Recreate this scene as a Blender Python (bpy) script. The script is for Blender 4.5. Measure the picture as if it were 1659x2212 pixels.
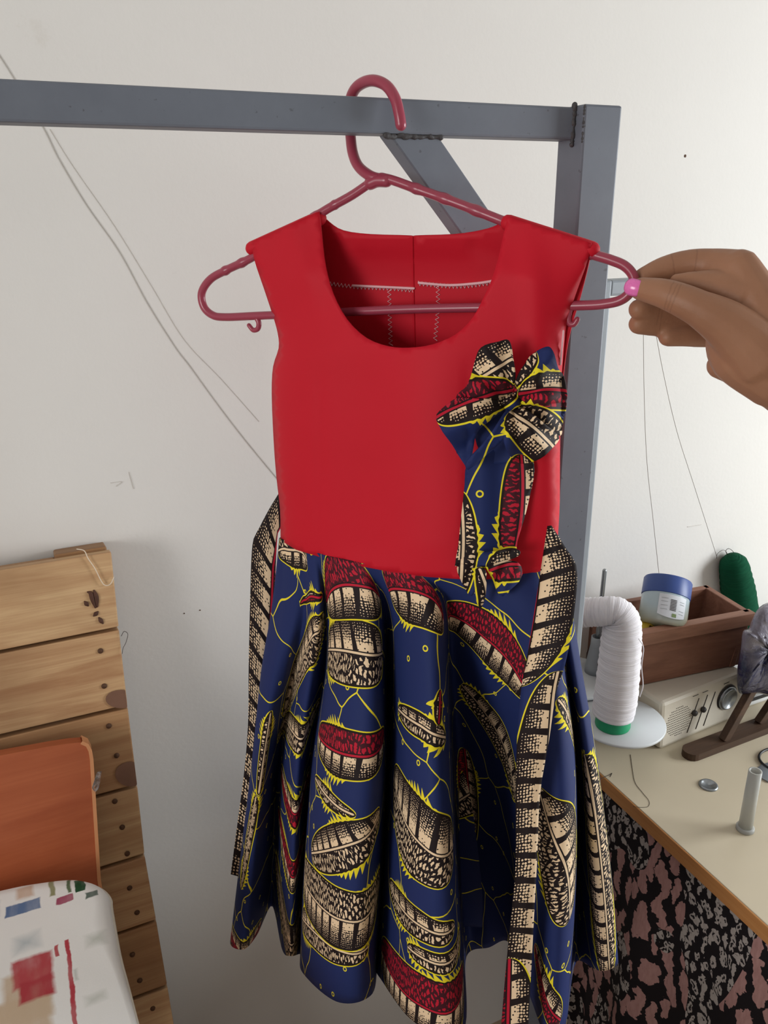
import bpy, bmesh, math, random
import numpy as np
from mathutils import Vector, Matrix
from mathutils.geometry import delaunay_2d_cdt

for o in list(bpy.data.objects):
    bpy.data.objects.remove(o, do_unlink=True)
S = bpy.context.scene
COL = S.collection
random.seed(7)
rng = np.random.default_rng(7)

# ------------------------------------------------------------------ camera
FPX, CX, CY, IW, IH = 1750., 829.5, 1106., 1659, 2212


def nrm(v):
    v = np.array(v, float)
    return v / np.linalg.norm(v)


_D = nrm((49.5, 4734, 1750))          # world down, seen by the camera
_Z = -_D
_X = np.array((4144, -720, 1750.))    # direction along the wall
_X = nrm(_X - _X.dot(_Z) * _Z)
_Y = np.cross(_Z, _X)
M = np.array([_X, _Y, _Z])
CAM = np.array((0., 0., 1.56))
cam_d = bpy.data.cameras.new('camera')
cam = bpy.data.objects.new('camera', cam_d)
COL.objects.link(cam)
S.camera = cam
R3 = Matrix(((M[0][0], -M[0][1], -M[0][2]), (M[1][0], -M[1][1], -M[1][2]), (M[2][0], -M[2][1], -M[2][2])))
cam.matrix_world = Matrix.Translation(Vector(CAM)) @ R3.to_4x4()
cam_d.sensor_fit = 'VERTICAL'
cam_d.sensor_height = 24
cam_d.sensor_width = 18
cam_d.lens = 24 * FPX / IH
cam_d.clip_start = .02

# ------------------------------------------------------------------ light
W = bpy.data.worlds.new('sky')
S.world = W
W.use_nodes = True
W.node_tree.nodes['Background'].inputs[0].default_value = (.75, .87, 1, 1)
W.node_tree.nodes['Background'].inputs[1].default_value = 1.0


def area(name, loc, target, sx, sy, power, col):
    d = bpy.data.lights.new(name, 'AREA')
    d.shape = 'RECTANGLE'
    d.size, d.size_y, d.energy, d.color = sx, sy, power, col
    o = bpy.data.objects.new(name, d)
    COL.objects.link(o)
    o.location = loc
    o.rotation_euler = (Vector(target) - Vector(loc)).to_track_quat('-Z', 'Z').to_euler()
    return o


# daylight through the room's two windows: the yarn and the jar throw their shadows to the left,
# the pallet and the shoulder straps throw theirs to the right
area('window_right_offscreen', (2.21, -.05, 1.40), (0, .1, 1.3), .9, .9, 35, (.94, .98, 1))
area('window_left_offscreen', (-1.71, -.30, 1.6), (.3, .7, 1.2), .8, .75, 17.5, (1, .97, .93))
S.view_settings.view_transform = 'Standard'
S.view_settings.look = 'None'
S.view_settings.exposure = 0.17
S.view_settings.gamma = 1.0
S.view_settings.use_curve_mapping = False

WALL, TABLE = 1.0, .76


# ------------------------------------------------------------------ photo geometry helpers
def ray(px, py):
    return M @ np.array(((px - CX) / FPX, (py - CY) / FPX, 1.))


def on(px, py, p0, nn):
    d = ray(px, py)
    nn = np.array(nn, float)
    return CAM + d * ((np.array(p0) - CAM).dot(nn) / d.dot(nn))


def at_depth(px, py, z): return CAM + z * ray(px, py)
def ony(px, py, y): return on(px, py, (0, y, 0), (0, 1, 0))
def onz(px, py, z): return on(px, py, (0, 0, z), (0, 0, 1))
def onx(px, py, x): return on(px, py, (x, 0, 0), (1, 0, 0))


def proj(P):
    c = M.T @ (np.array(P) - CAM)
    return CX + FPX * c[0] / c[2], CY + FPX * c[1] / c[2], c[2]


HL, HR = at_depth(430, 640, .76), at_depth(1378, 600, .585)     # the ends of the coat hanger
HU = nrm((HR - HL) * np.array((1, 1, 0)))
HN = np.array((HU[1], -HU[0], 0))
if HN.dot(CAM - HL) < 0:
    HN = -HN


def dp(px, py, n=0.):
    """point of the hanging dress: n metres in front of the hanger's plane"""
    return on(px, py, HL + n * HN, HN)


# ------------------------------------------------------------------ object helpers
def tag(o, label=None, cat=None, group=None, kind=None):
    if label: o['label'] = label
    if cat: o['category'] = cat
    if group: o['group'] = group
    if kind: o['kind'] = kind
    return o


def adopt(o, parent):
    if parent is None:
        return
    o.parent = parent
    mp = Matrix.Translation(parent.location)
    if parent.parent is not None:
        mp = Matrix.Identity(4) if parent.type != 'EMPTY' else mp
    if parent.type == 'EMPTY':
        o.matrix_parent_inverse = mp.inverted()


def thing(name, label, cat, loc, group=None):
    o = bpy.data.objects.new(name, None)
    o.empty_display_size = .05
    COL.objects.link(o)
    o.location = Vector(loc)
    return tag(o, label, cat, group)


def mesh(name, verts, faces, mat, parent=None, smooth=True, uv=None):
    me = bpy.data.meshes.new(name)
    me.from_pydata([tuple(map(float, v)) for v in verts], [], [tuple(map(int, f)) for f in faces])
    me.update()
    if uv is not None:
        l = me.uv_layers.new(name='UVMap')
        idx = np.empty(len(me.loops), dtype=np.int32)
        me.loops.foreach_get('vertex_index', idx)
        l.data.foreach_set('uv', np.array(uv, dtype=np.float32)[idx].ravel())
    if smooth:
        me.polygons.foreach_set('use_smooth', [True] * len(me.polygons))
    if mat is not None:
        me.materials.append(mat)
    o = bpy.data.objects.new(name, me)
    COL.objects.link(o)
    adopt(o, parent)
    return o


def solid(o, t, off=0.):
    m = o.modifiers.new('thickness', 'SOLIDIFY')
    m.thickness = t
    m.offset = off
    return o


def hexa(name, c8, mat, parent=None, bevel=.0, smooth=False):
    """box from 8 corners: bottom 4 (ccw) then top 4"""
    f = [(3, 2, 1, 0), (4, 5, 6, 7), (0, 1, 5, 4), (1, 2, 6, 5), (2, 3, 7, 6), (3, 0, 4, 7)]
    o = mesh(name, c8, f, mat, parent, smooth)
    bm = bmesh.new(); bm.from_mesh(o.data); bmesh.ops.recalc_face_normals(bm, faces=bm.faces)
    if bevel:
        bmesh.ops.bevel(bm, geom=list(bm.edges), offset=bevel, segments=2, affect='EDGES', profile=.5)
    bm.to_mesh(o.data); bm.free()
    return o


def box(name, lo, hi, mat, parent=None, bevel=0.):
    (a, b, c), (d, e, f) = lo, hi
    return hexa(name, [(a, b, c), (d, b, c), (d, e, c), (a, e, c), (a, b, f), (d, b, f), (d, e, f), (a, e, f)], mat, parent, bevel)


def obox(name, centre, size, rotz, mat, parent=None, bevel=0., tilt=0., z0=None):
    """box turned about z (its centre in x,y; bottom at z0)"""
    cx, cy, cz = centre
    sx, sy, sz = [s / 2 for s in size]
    pts = []
    for dz in (-sz, sz):
        for dx, dy in ((-sx, -sy), (sx, -sy), (sx, sy), (-sx, sy)):
            pts.append((cx + dx * math.cos(rotz) - dy * math.sin(rotz), cy + dx * math.sin(rotz) + dy * math.cos(rotz), cz + dz))
    return hexa(name, pts, mat, parent, bevel)


def frames(P):
    P = np.array(P, float)
    T = np.gradient(P, axis=0)
    T /= np.linalg.norm(T, axis=1)[:, None] + 1e-12
    up = np.array((0, 0, 1.)) if abs(T[0][2]) < .9 else np.array((1., 0, 0))
    a = nrm(np.cross(T[0], up))
    A = []
    for t in T:
        a = a - t * a.dot(t)
        a /= np.linalg.norm(a)
        A.append(a.copy())
    A = np.array(A)
    return P, T, A, np.cross(T, A)


def tube_geo(P, r, seg=12, caps=True, flat=1.):
    P, T, A, B = frames(P)
    n = len(P)
    r = np.broadcast_to(np.array(r, float), (n,))
    rings, rads = [], []
    if caps:
        for k in (0, 1, 2):
            an = math.radians(8 + 28 * k)
            rings.append((P[0] - T[0] * r[0] * math.cos(an), A[0], B[0], r[0] * math.sin(an)))
    for i in range(n):
        rings.append((P[i], A[i], B[i], r[i]))
    if caps:
        for k in (2, 1, 0):
            an = math.radians(8 + 28 * k)
            rings.append((P[-1] + T[-1] * r[-1] * math.cos(an), A[-1], B[-1], r[-1] * math.sin(an)))
    V, Fc = [], []
    for c, a, b, rr in rings:
        for k in range(seg):
            t = 2 * math.pi * k / seg
            V.append(c + rr * (math.cos(t) * a + flat * math.sin(t) * b))
    m = len(rings)
    for i in range(m - 1):
        for k in range(seg):
            k2 = (k + 1) % seg
            Fc.append((i * seg + k, i * seg + k2, (i + 1) * seg + k2, (i + 1) * seg + k))
    Fc.append(tuple(range(seg))[::-1])
    Fc.append(tuple((m - 1) * seg + k for k in range(seg)))
    return V, Fc


def tube(name, P, r, mat, parent=None, seg=12, caps=True, flat=1.):
    V, Fc = tube_geo(P, r, seg, caps, flat)
    o = mesh(name, V, Fc, mat, parent)
    return o


def spline(pts, k=8, closed=False):
    """Catmull-Rom through points of any dimension"""
    P = [np.array(p, float) for p in pts]
    n = len(P)
    out = []
    rngs = range(n if closed else n - 1)
    for i in rngs:
        if closed:
            p0, p1, p2, p3 = P[(i - 1) % n], P[i], P[(i + 1) % n], P[(i + 2) % n]
        else:
            p1, p2 = P[i], P[i + 1]
            p0 = P[i - 1] if i else 2 * p1 - p2
            p3 = P[i + 2] if i + 2 < n else 2 * p2 - p1
        for j in range(k):
            t = j / k
            out.append(.5 * ((2 * p1) + (p2 - p0) * t + (2 * p0 - 5 * p1 + 4 * p2 - p3) * t * t + (3 * p1 - p0 - 3 * p2 + p3) * t ** 3))
    if not closed:
        out.append(P[-1])
    return np.array(out)


def lathe(name, prof, base, mat, parent=None, seg=40, axis=(0, 0, 1), ang=None):
    """prof: (radius, height) from bottom to top, turned about axis through base"""
    ax = Vector(axis).normalized()
    q = Vector((0, 0, 1)).rotation_difference(ax).to_matrix()
    V, Fc = [], []
    for r, h in prof:
        for k in range(seg):
            t = 2 * math.pi * k / seg
            V.append(Vector(base) + q @ Vector((r * math.cos(t), r * math.sin(t), h)))
    m = len(prof)
    for i in range(m - 1):
        for k in range(seg):
            k2 = (k + 1) % seg
            Fc.append((i * seg + k, i * seg + k2, (i + 1) * seg + k2, (i + 1) * seg + k))
    if prof[0][0] > 1e-5: Fc.append(tuple(range(seg))[::-1])
    if prof[-1][0] > 1e-5: Fc.append(tuple((m - 1) * seg + k for k in range(seg)))
    return mesh(name, V, Fc, mat, parent)


def sharp(o, deg=35):
    m = o.modifiers.new('edges', 'EDGE_SPLIT')
    m.split_angle = math.radians(deg)
    return o


def inside(poly, x, y):
    c = False
    n = len(poly)
    j = n - 1
    for i in range(n):
        xi, yi = poly[i]; xj, yj = poly[j]
        if (yi > y) != (yj > y) and x < (xj - xi) * (y - yi) / (yj - yi) + xi:
            c = not c
        j = i
    return c


def resample(poly, step):
    out = []
    n = len(poly)
    for i in range(n):
        a, b = np.array(poly[i], float), np.array(poly[(i + 1) % n], float)
        k = max(1, int(round(np.linalg.norm(b - a) / step)))
        for j in range(k):
            out.append(a + (b - a) * j / k)
    return [tuple(p) for p in out]


def sheet(name, outline, fn, mat, parent=None, step=14, uvs=.00037, uvoff=(0, 0), uvrot=0., thick=.0012):
    """cloth cut along an outline given in photo pixels; fn(px,py) -> point"""
    B = resample(outline, step)
    pts = list(B)
    xs = [p[0] for p in B]; ys = [p[1] for p in B]
    bb = np.array(B)
    y = min(ys) + step * .5
    r = 0
    while y < max(ys):
        x = min(xs) + (step * .5 if r % 2 else 0)
        while x < max(xs):
            if inside(B, x, y) and np.min(np.hypot(bb[:, 0] - x, bb[:, 1] - y)) > step * .55:
                pts.append((x, y))
            x += step
        y += step * .87
        r += 1
    nb = len(B)
    res = delaunay_2d_cdt([Vector(p) for p in pts], [(i, (i + 1) % nb) for i in range(nb)], [], 1, 1e-6)
    vs, fs = res[0], res[2]
    V = [fn(v.x, v.y) for v in vs]
    c, s = math.cos(uvrot), math.sin(uvrot)
    UV = [((v.x * c - v.y * s) * uvs + uvoff[0], (v.x * s + v.y * c) * uvs + uvoff[1]) for v in vs]
    o = mesh(name, V, fs, mat, parent, True, UV)
    if thick:
        solid(o, thick)
    return o


# ------------------------------------------------------------------ material helpers
def srgb(r, g, b):
    f = lambda c: (c / 255 / 12.92) if c / 255 <= .04045 else ((c / 255 + .055) / 1.055) ** 2.4
    return (f(r), f(g), f(b), 1)


class NT:
    def __init__(s, name, rough=.6, spec=.4):
        s.m = bpy.data.materials.new(name)
        s.m.use_nodes = True
        s.t = s.m.node_tree
        s.b = s.t.nodes['Principled BSDF']
        s.b.inputs['Roughness'].default_value = rough
        s.b.inputs['Specular IOR Level'].default_value = spec

    def n(s, typ, **kw):
        nd = s.t.nodes.new(typ)
        for k, v in kw.items(): setattr(nd, k, v)
        return nd

    def put(s, sock, v):
        if isinstance(v, bpy.types.NodeSocket): s.t.links.new(v, sock)
        else: sock.default_value = v

    def ma(s, op, a, b=None, c=None, clamp=False):
        nd = s.n('ShaderNodeMath', operation=op, use_clamp=clamp)
        s.put(nd.inputs[0], a)
        if b is not None: s.put(nd.inputs[1], b)
        if c is not None: s.put(nd.inputs[2], c)
        return nd.outputs[0]

    def mix(s, f, a, b):
        nd = s.n('ShaderNodeMix', data_type='RGBA')
        s.put(nd.inputs[0], f); s.put(nd.inputs[6], a); s.put(nd.inputs[7], b)
        return nd.outputs[2]

    def mixv(s, f, a, b):
        nd = s.n('ShaderNodeMix', data_type='VECTOR')
        s.put(nd.inputs[0], f); s.put(nd.inputs[4], a); s.put(nd.inputs[5], b)
        return nd.outputs[1]

    def xyz(s, x, y, z=0.):
        nd = s.n('ShaderNodeCombineXYZ')
        s.put(nd.inputs[0], x); s.put(nd.inputs[1], y); s.put(nd.inputs[2], z)
        return nd.outputs[0]

    def sep(s, v):
        nd = s.n('ShaderNodeSeparateXYZ')
        s.put(nd.inputs[0], v)
        return nd.outputs

    def coord(s, which='Object'):
        return s.n('ShaderNodeTexCoord').outputs[which]

    def mapping(s, v, loc=(0, 0, 0), rot=(0, 0, 0), scale=(1, 1, 1), typ='POINT'):
        nd = s.n('ShaderNodeMapping', vector_type=typ)
        s.put(nd.inputs[0], v)
        nd.inputs[1].default_value = loc; nd.inputs[2].default_value = rot; nd.inputs[3].default_value = scale
        return nd.outputs[0]

    def noise(s, v, scale, detail=3., rough=.5, dist=0.):
        nd = s.n('ShaderNodeTexNoise')
        s.put(nd.inputs['Vector'], v)
        nd.inputs['Scale'].default_value = scale; nd.inputs['Detail'].default_value = detail
        nd.inputs['Roughness'].default_value = rough; nd.inputs['Distortion'].default_value = dist
        return nd.outputs[0]

    def vor(s, v, scale, feature='F1', rand=1., dims='2D', out='Distance'):
        nd = s.n('ShaderNodeTexVoronoi', feature=feature, voronoi_dimensions=dims)
        s.put(nd.inputs['Vector'], v)
        nd.inputs['Scale'].default_value = scale
        nd.inputs['Randomness'].default_value = rand
        return nd.outputs[out]

    def ramp(s, f, stops, interp='LINEAR'):
        nd = s.n('ShaderNodeValToRGB')
        s.put(nd.inputs[0], f)
        cr = nd.color_ramp
        cr.interpolation = interp
        while len(cr.elements) < len(stops): cr.elements.new(.5)
        for e, (p, c) in zip(cr.elements, stops):
            e.position = p; e.color = c
        return nd.outputs[0]

    def bump(s, h, strength=.3, dist=.002):
        nd = s.n('ShaderNodeBump')
        nd.inputs['Strength'].default_value = strength
        nd.inputs['Distance'].default_value = dist
        s.put(nd.inputs['Height'], h)
        s.t.links.new(nd.outputs[0], s.b.inputs['Normal'])

    def col(s, c):
        s.put(s.b.inputs['Base Color'], c)
        return s.m


def plain(name, c, rough=.5, spec=.4, metal=0., var=.06, scale=40., bump=0.):
    t = NT(name, rough, spec)
    t.b.inputs['Metallic'].default_value = metal
    n = t.noise(t.coord(), scale, 4)
    d = tuple(x * (1 - var * 2) for x in c[:3]) + (1,)
    l = tuple(min(1, x * (1 + var)) for x in c[:3]) + (1,)
    if bump: t.bump(n, bump, .001)
    return t.col(t.mix(n, d, l))


def wood(name, light, dark, axis='X', scale=1., rough=.6, streak=14., bump=.15):
    t = NT(name, rough, .3)
    sc = {'X': (1.2, streak, streak), 'Z': (streak, streak, 1.2), 'Y': (streak, 1.2, streak)}[axis]
    inf = t.n('ShaderNodeObjectInfo').outputs['Random']
    co = t.n('ShaderNodeVectorMath', operation='ADD')
    t.put(co.inputs[0], t.coord())
    t.put(co.inputs[1], t.xyz(t.ma('MULTIPLY', inf, 7.), t.ma('MULTIPLY', inf, 3.), t.ma('MULTIPLY', inf, 5.)))
    v = t.mapping(co.outputs[0], scale=tuple(x * scale for x in sc))
    a = t.noise(v, 3.2, 5, .55, 1.2)
    fine = t.noise(t.mapping(co.outputs[0], scale=tuple(x * scale * (1 if x < 2 else 6) for x in sc)), 6., 3)
    big = t.noise(co.outputs[0], 7., 3)
    c = t.mix(t.ramp(a, [(.35, (0, 0, 0, 1)), (.72, (1, 1, 1, 1))]), light, dark)
    c = t.mix(t.ma('MULTIPLY', t.ma('SUBTRACT', fine, .42, clamp=True), 1.3, clamp=True), c, dark)
    c = t.mix(t.ma('MULTIPLY', t.ma('SUBTRACT', big, .52, clamp=True), 1.7, clamp=True), c, tuple(x * .55 for x in dark[:3]) + (1,))
    t.bump(fine, bump, .0006)
    return t.col(c)


# wall paint
t = NT('wall_paint', .75, .25)
co = t.coord()
n1 = t.noise(co, 2.2, 5, .6)
n2 = t.noise(co, 140, 3)
n3 = t.vor(co, 5.5, dims='3D')
c = t.mix(n1, srgb(216, 213, 209), srgb(226, 224, 220))
c = t.mix(t.ramp(t.noise(co, 9, 6, .7), [(.66, (0, 0, 0, 1)), (.8, (1, 1, 1, 1))]), c, srgb(208, 203, 196))
t.bump(t.ma('ADD', n2, t.ma('MULTIPLY', n1, 3.)), .12, .0015)
WALLM = t.col(c)
CEIL = plain('ceiling_paint', srgb(216, 213, 209), .8, .2)
SIDEM = plain('side_wall_paint', srgb(216, 213, 209), .8, .2)
FLOORM = plain('floor_cement', srgb(168, 146, 124), .6, .3, var=.15, scale=6)
FRAMEW = plain('window_frame_paint', srgb(230, 230, 228), .4)

t = NT('grey_steel_paint', .5, .4)
co = t.coord()
n = t.noise(co, 26, 5, .65)
sp = t.ramp(t.noise(co, 170, 2), [(.70, (0, 0, 0, 1)), (.74, (1, 1, 1, 1))])
c = t.mix(n, srgb(96, 101, 112), srgb(112, 118, 128))
c = t.mix(t.ma('MULTIPLY', sp, .5), c, srgb(60, 58, 60))
t.bump(n, .15, .0008)
STEEL = t.col(c)
WELD = plain('weld_bead', srgb(72, 70, 72), .6, .4, var=.3, scale=300, bump=.9)

PINE = wood('pallet_pine', srgb(186, 152, 112), srgb(148, 104, 68), 'X', 1.)
PINE_END = wood('pallet_pine_dark', srgb(160, 122, 84), srgb(120, 84, 56), 'X', 1.)
ORANGE = wood('orange_veneer', srgb(184, 102, 66), srgb(164, 84, 52), 'X', 1., .38, 9, .02)
ORANGE_EDGE = plain('orange_edge_band', srgb(214, 150, 104), .45)
NAIL = plain('rusty_nail', srgb(92, 64, 46), .7, .3, var=.3, scale=200)
KNOT2 = plain('wood_knot_stain', srgb(126, 92, 74), .7, .3, var=.2, scale=40)
KNOT = plain('wood_knot', srgb(86, 56, 44), .7, .3, var=.3, scale=90)


# ------------------------------------------------------------------ room
def struct(o):
    o['kind'] = 'structure'
    return o


RX0, RX1, RY0, RZ1 = -1.7, 2.2, -2.2, 2.95
struct(box('floor', (RX0 - .1, RY0 - .1, -.1), (RX1 + .1, WALL + .1, 0), FLOORM))
struct(box('ceiling', (RX0 - .1, RY0 - .1, RZ1), (RX1 + .1, WALL + .1, RZ1 + .1), CEIL))
wall_back = struct(box('wall_back', (RX0 - .1, WALL, 0), (RX1 + .1, WALL + .1, RZ1), WALLM))


def wall_with_window(name, axis, pos, a0, a1, w0, w1, z0, z1, out):
    """wall with one opening, built of four pieces in one mesh"""
    V, Fc = [], []
    lo, hi = (pos, pos + out * .1) if out > 0 else (pos + out * .1, pos)
    for (u0, u1, v0, v1) in ((a0, w0, 0, RZ1), (w1, a1, 0, RZ1), (w0, w1, 0, z0), (w0, w1, z1, RZ1)):
        k = len(V)
        for z in (v0, v1):
            for (p, u) in ((lo, u0), (hi, u0), (hi, u1), (lo, u1)):
                V.append((p, u, z) if axis == 'x' else (u, p, z))
        Fc += [tuple(k + i for i in f) for f in ((3, 2, 1, 0), (4, 5, 6, 7), (0, 1, 5, 4), (1, 2, 6, 5), (2, 3, 7, 6), (3, 0, 4, 7))]
    return struct(mesh(name, V, Fc, SIDEM, None, False))


def window_frame(name, axis, pos, w0, w1, z0, z1):
    root = thing(name, None, None, (pos, (w0 + w1) / 2, z0) if axis == 'x' else ((w0 + w1) / 2, pos, z0))
    struct(root)
    for (u0, u1, v0, v1) in ((w0, w1, z0, z0 + .05), (w0, w1, z1 - .05, z1), (w0, w0 + .05, z0 + .05, z1 - .05), (w1 - .05, w1, z0 + .05, z1 - .05), ((w0 + w1) / 2 - .02, (w0 + w1) / 2 + .02, z0 + .05, z1 - .05)):
        if axis == 'x': box('frame_bar', (pos - .02, u0, v0), (pos + .02, u1, v1), FRAMEW, root)
        else: box('frame_bar', (u0, pos - .02, v0), (u1, pos + .02, v1), FRAMEW, root)


wall_with_window('wall_right', 'x', RX1, RY0, WALL, -.6, .5, .9, 1.9, 1)
wall_with_window('wall_left', 'x', RX0, RY0, WALL, -.8, .2, 1.1, 2.1, -1)
struct(box('wall_front', (RX0, RY0 - .1, 0), (RX1, RY0, RZ1), SIDEM))
window_frame('window_1', 'x', RX1 + .06, -.6, .5, .9, 1.9)
window_frame('window_2', 'x', RX0 - .06, -.8, .2, 1.1, 2.1)
# hairline cracks and scuffs in the plaster, and two loose threads along it
CRACK_THREAD = plain('crack_and_thread', srgb(186, 182, 177), .9, .1)
CRACK2 = plain('plaster_scuff', srgb(212, 208, 203), .9, .1)
for pts, r, m in (([(-40, 60), (20, 150), (95, 275), (130, 345), (190, 445), (260, 545), (320, 655), (380, 750), (412, 792), (470, 872), (530, 950), (600, 1035)], .0007, CRACK_THREAD),
                  ([(110, 280), (160, 360), (250, 490), (330, 620), (400, 735), (480, 820), (560, 910)], .0005, CRACK2),
                  ([(1390, 700), (1392, 860), (1398, 1000), (1412, 1130), (1428, 1280)], .0003, CRACK_THREAD),  # a loose thread hanging along the wall, not a crack
                  ([(1412, 690), (1432, 800), (1462, 930), (1500, 1050), (1548, 1200)], .0003, CRACK_THREAD),  # second loose thread, running down toward the yarn
                  ([(240, 1043), (265, 1040), (252, 1050)], .0006, CRACK2),
                  ([(280, 1020), (290, 1055)], .0006, CRACK2),
                  ([(1485, 1138), (1515, 1133)], .0007, CRACK2)):
    P = spline([ony(px, py, WALL - .0002) for px, py in pts], 6)
    tube('wall_hairline', P, r, m, wall_back, 6)
for px, py, r in ((1480, 337, .0022), (432, 1318, .001), (398, 1325, .001)):
    lathe('wall_pit', [(0, 0), (r, .0002), (r * .8, .0006), (0, .0008)], ony(px, py, WALL), NAIL, wall_back, 10, (0, -1, 0))

# ------------------------------------------------------------------ steel frame
RY = .6285                                           # front face of the rail
RD = .0245
zt, zb = ony(860, 212, RY)[2], ony(860, 290, RY)[2]
PX0, PX1 = ony(1264, 225, RY - .012)[0], ony(1345, 228, RY - .012)[0]
PZ1 = ony(1345, 228, RY - .012)[2]
fr = thing('garment_rack', 'grey painted square steel tube rack with a welded diagonal brace, dress hung on it', 'rack', (PX0, RY, 0))
box('rail', (-.75, RY, zb), (PX0 + .002, RY + RD, zt), STEEL, fr, .002)
box('post', (PX0, RY - .012, 0), (PX1, RY + .024, PZ1), STEEL, fr, .002)
box('far_post', (-.75, RY - .006, 0), (-.71, RY + .03, PZ1), STEEL, fr, .002)
# diagonal brace in the plane of the frame
b0, b1 = ony(840, 293, RY + .003), ony(943, 293, RY + .003)
d0 = ony(990, 500, RY + .003)
sl = (d0 - b0) / (b0[2] - d0[2])
xe = PX0 + .003
w_ = b1[0] - b0[0]
k0 = (xe - b0[0]) / sl[0]
k1 = (xe - b1[0]) / sl[0]
ya, yb = RY + .002, RY + .0225
low = (b0[0], b0[2] + .001), (b1[0], b1[2] + .001), (xe, b1[2] - k1), (xe, b0[2] - k0)
hexa('brace', [(x, ya, z) for x, z in low] + [(x, yb, z) for x, z in low], STEEL, fr, .0012)
for (x0, z0, x1, z1, y) in ((b0[0] - .003, zb - .001, b1[0] + .003, zb - .001, RY + .002), (PX0 - .001, zb - .004, PX0 - .001, zt + .001, RY + .001)):
    pts = []
    for i in range(22):
        f = i / 21
        pts.append((x0 + (x1 - x0) * f + random.uniform(-.0006, .0006), y + random.uniform(-.0006, .0006), z0 + (z1 - z0) * f + random.uniform(-.0006, .0006)))
    tube('weld_bead', pts, [random.uniform(.0014, .0028) for _ in pts], WELD, fr, 8)
tube('weld_bead', [(PX0 + .001, RY - .0105, PZ1 - .03 + .001 * i + random.uniform(-.0004, .0004)) for i in range(30)], [random.uniform(.0006, .0014) for _ in range(30)], WELD, fr, 8)
# rear upright with a short arm, standing behind the front post
RPX = ony(1281, 1100, .75)[0]
at_, ab_ = ony(1330, 605, .75)[2], ony(1330, 640, .75)[2]
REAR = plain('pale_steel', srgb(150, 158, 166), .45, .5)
rp = thing('steel_upright', 'pale grey steel upright with a short arm behind the painted frame post', 'post', (RPX - .012, .765, 0))
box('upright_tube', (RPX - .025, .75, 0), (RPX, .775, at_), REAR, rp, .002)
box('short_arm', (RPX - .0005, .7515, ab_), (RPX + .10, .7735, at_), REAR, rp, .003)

# ------------------------------------------------------------------ pallet
PYF = .942
PTZ, LEAN = 1.19, .20                       # height of the top edge, run per metre of height


def pal_at(px, py, off=0.):
    """point on the pallet's leaning front face (off metres in front of it)"""
    nn_ = nrm((0, -1, LEAN))
    return on(px, py, np.array((0, PYF, PTZ)) + nn_ * off, nn_)


def pal_y(z): return PYF + LEAN * (z - PTZ)


pal = thing('wooden_pallet', 'rough pine pallet with stacked planks leaning upright against the white wall', 'pallet', (-.35, pal_y(0) + .02, 0))
edges_px = [(240, 1192), (257, 1361), (276, 1530), (297, 1701), (313, 1851), (338, 1992), (362, 2133), (385, 2270)]
EP = [pal_at(x, y) for x, y in edges_px]
st_ = EP[-1] - EP[-2]
while EP[-1][2] > .06:
    EP.append(EP[-1] + st_)
EP[-1] = EP[-2] + st_ * (EP[-2][2] / -st_[2])
PINES = [wood('pallet_pine_' + k, a, b, 'X', s) for k, a, b, s in (('pale', srgb(206, 172, 130), srgb(172, 130, 92), 1.), ('tan', srgb(200, 164, 122), srgb(164, 120, 84), 1.3), ('brown', srgb(186, 148, 106), srgb(150, 106, 72), .8))]
pn = nrm((0, 1, -LEAN))                      # from the face toward the wall
TK = .019
for i in range(len(EP) - 1):
    top, bot = EP[i], EP[i + 1] + (EP[i] - EP[i + 1]) * .045
    sag = [.0, .004, .002, .0, -.001, .001, 0, 0, 0, 0, 0, 0, 0, 0][i]
    jit = pn * random.uniform(-.0015, .0015)
    tl, bl_ = np.array((-.8, top[1], top[2] + sag * .4)), np.array((-.8, bot[1], bot[2] + sag))
    hexa('plank', [bl_ + jit, bot + jit, bot + jit + pn * TK, bl_ + jit + pn * TK, tl + jit, top + jit, top + jit + pn * TK, tl + jit + pn * TK], PINES[i % 3], pal, .0015)
t0, tz_ = EP[0], EP[-1]
for x0, x1 in ((t0[0] - .062, t0[0] - .003), (-.40, -.33), (-.78, -.71)):
    a_, b_ = np.array((0, t0[1], t0[2] + .004)), np.array((0, pal_y(.012), .012))
    X0, X1 = np.array((x0, 0, 0)), np.array((x1, 0, 0))
    DX = np.array((tz_[0] - t0[0] - .05, 0, 0))
    hexa('stringer', [b_ + X0 + DX + pn * (TK + .001), b_ + X1 + DX + pn * (TK + .001), b_ + X1 + DX + pn * .058, b_ + X0 + DX + pn * .058, a_ + X0 + pn * (TK + .001), a_ + X1 + pn * (TK + .001), a_ + X1 + pn * .058, a_ + X0 + pn * .058], PINE_END, pal, .002)
a_, b_ = np.array((0, t0[1], t0[2] - .003)), np.array((0, pal_y(t0[2] - .06), t0[2] - .06))
X0, X1 = np.array((-.70, 0, 0)), np.array((t0[0] - .0625, 0, 0))
hexa('top_batten', [b_ + X0 + pn * (TK + .001), b_ + X1 + pn * (TK + .001), b_ + X1 + pn * .045, b_ + X0 + pn * .045, a_ + X0 + pn * (TK + .001), a_ + X1 + pn * (TK + .001), a_ + X1 + pn * .045, a_ + X0 + pn * .045], PINES[2], pal, .0015)
for px, py in ((217, 1406), (225, 1482), (235, 1568), (252, 1632), (248, 1731), (264, 1787), (275, 1844), (280, 1918), (296, 1971), (286, 2062), (302, 2118), (330, 2178)):
    lathe('nail', [(0, 0), (.0034, .0002), (.003, .0013), (0, .0016)], pal_at(px, py, .0008), NAIL, pal, 12, tuple(-pn))
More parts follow.
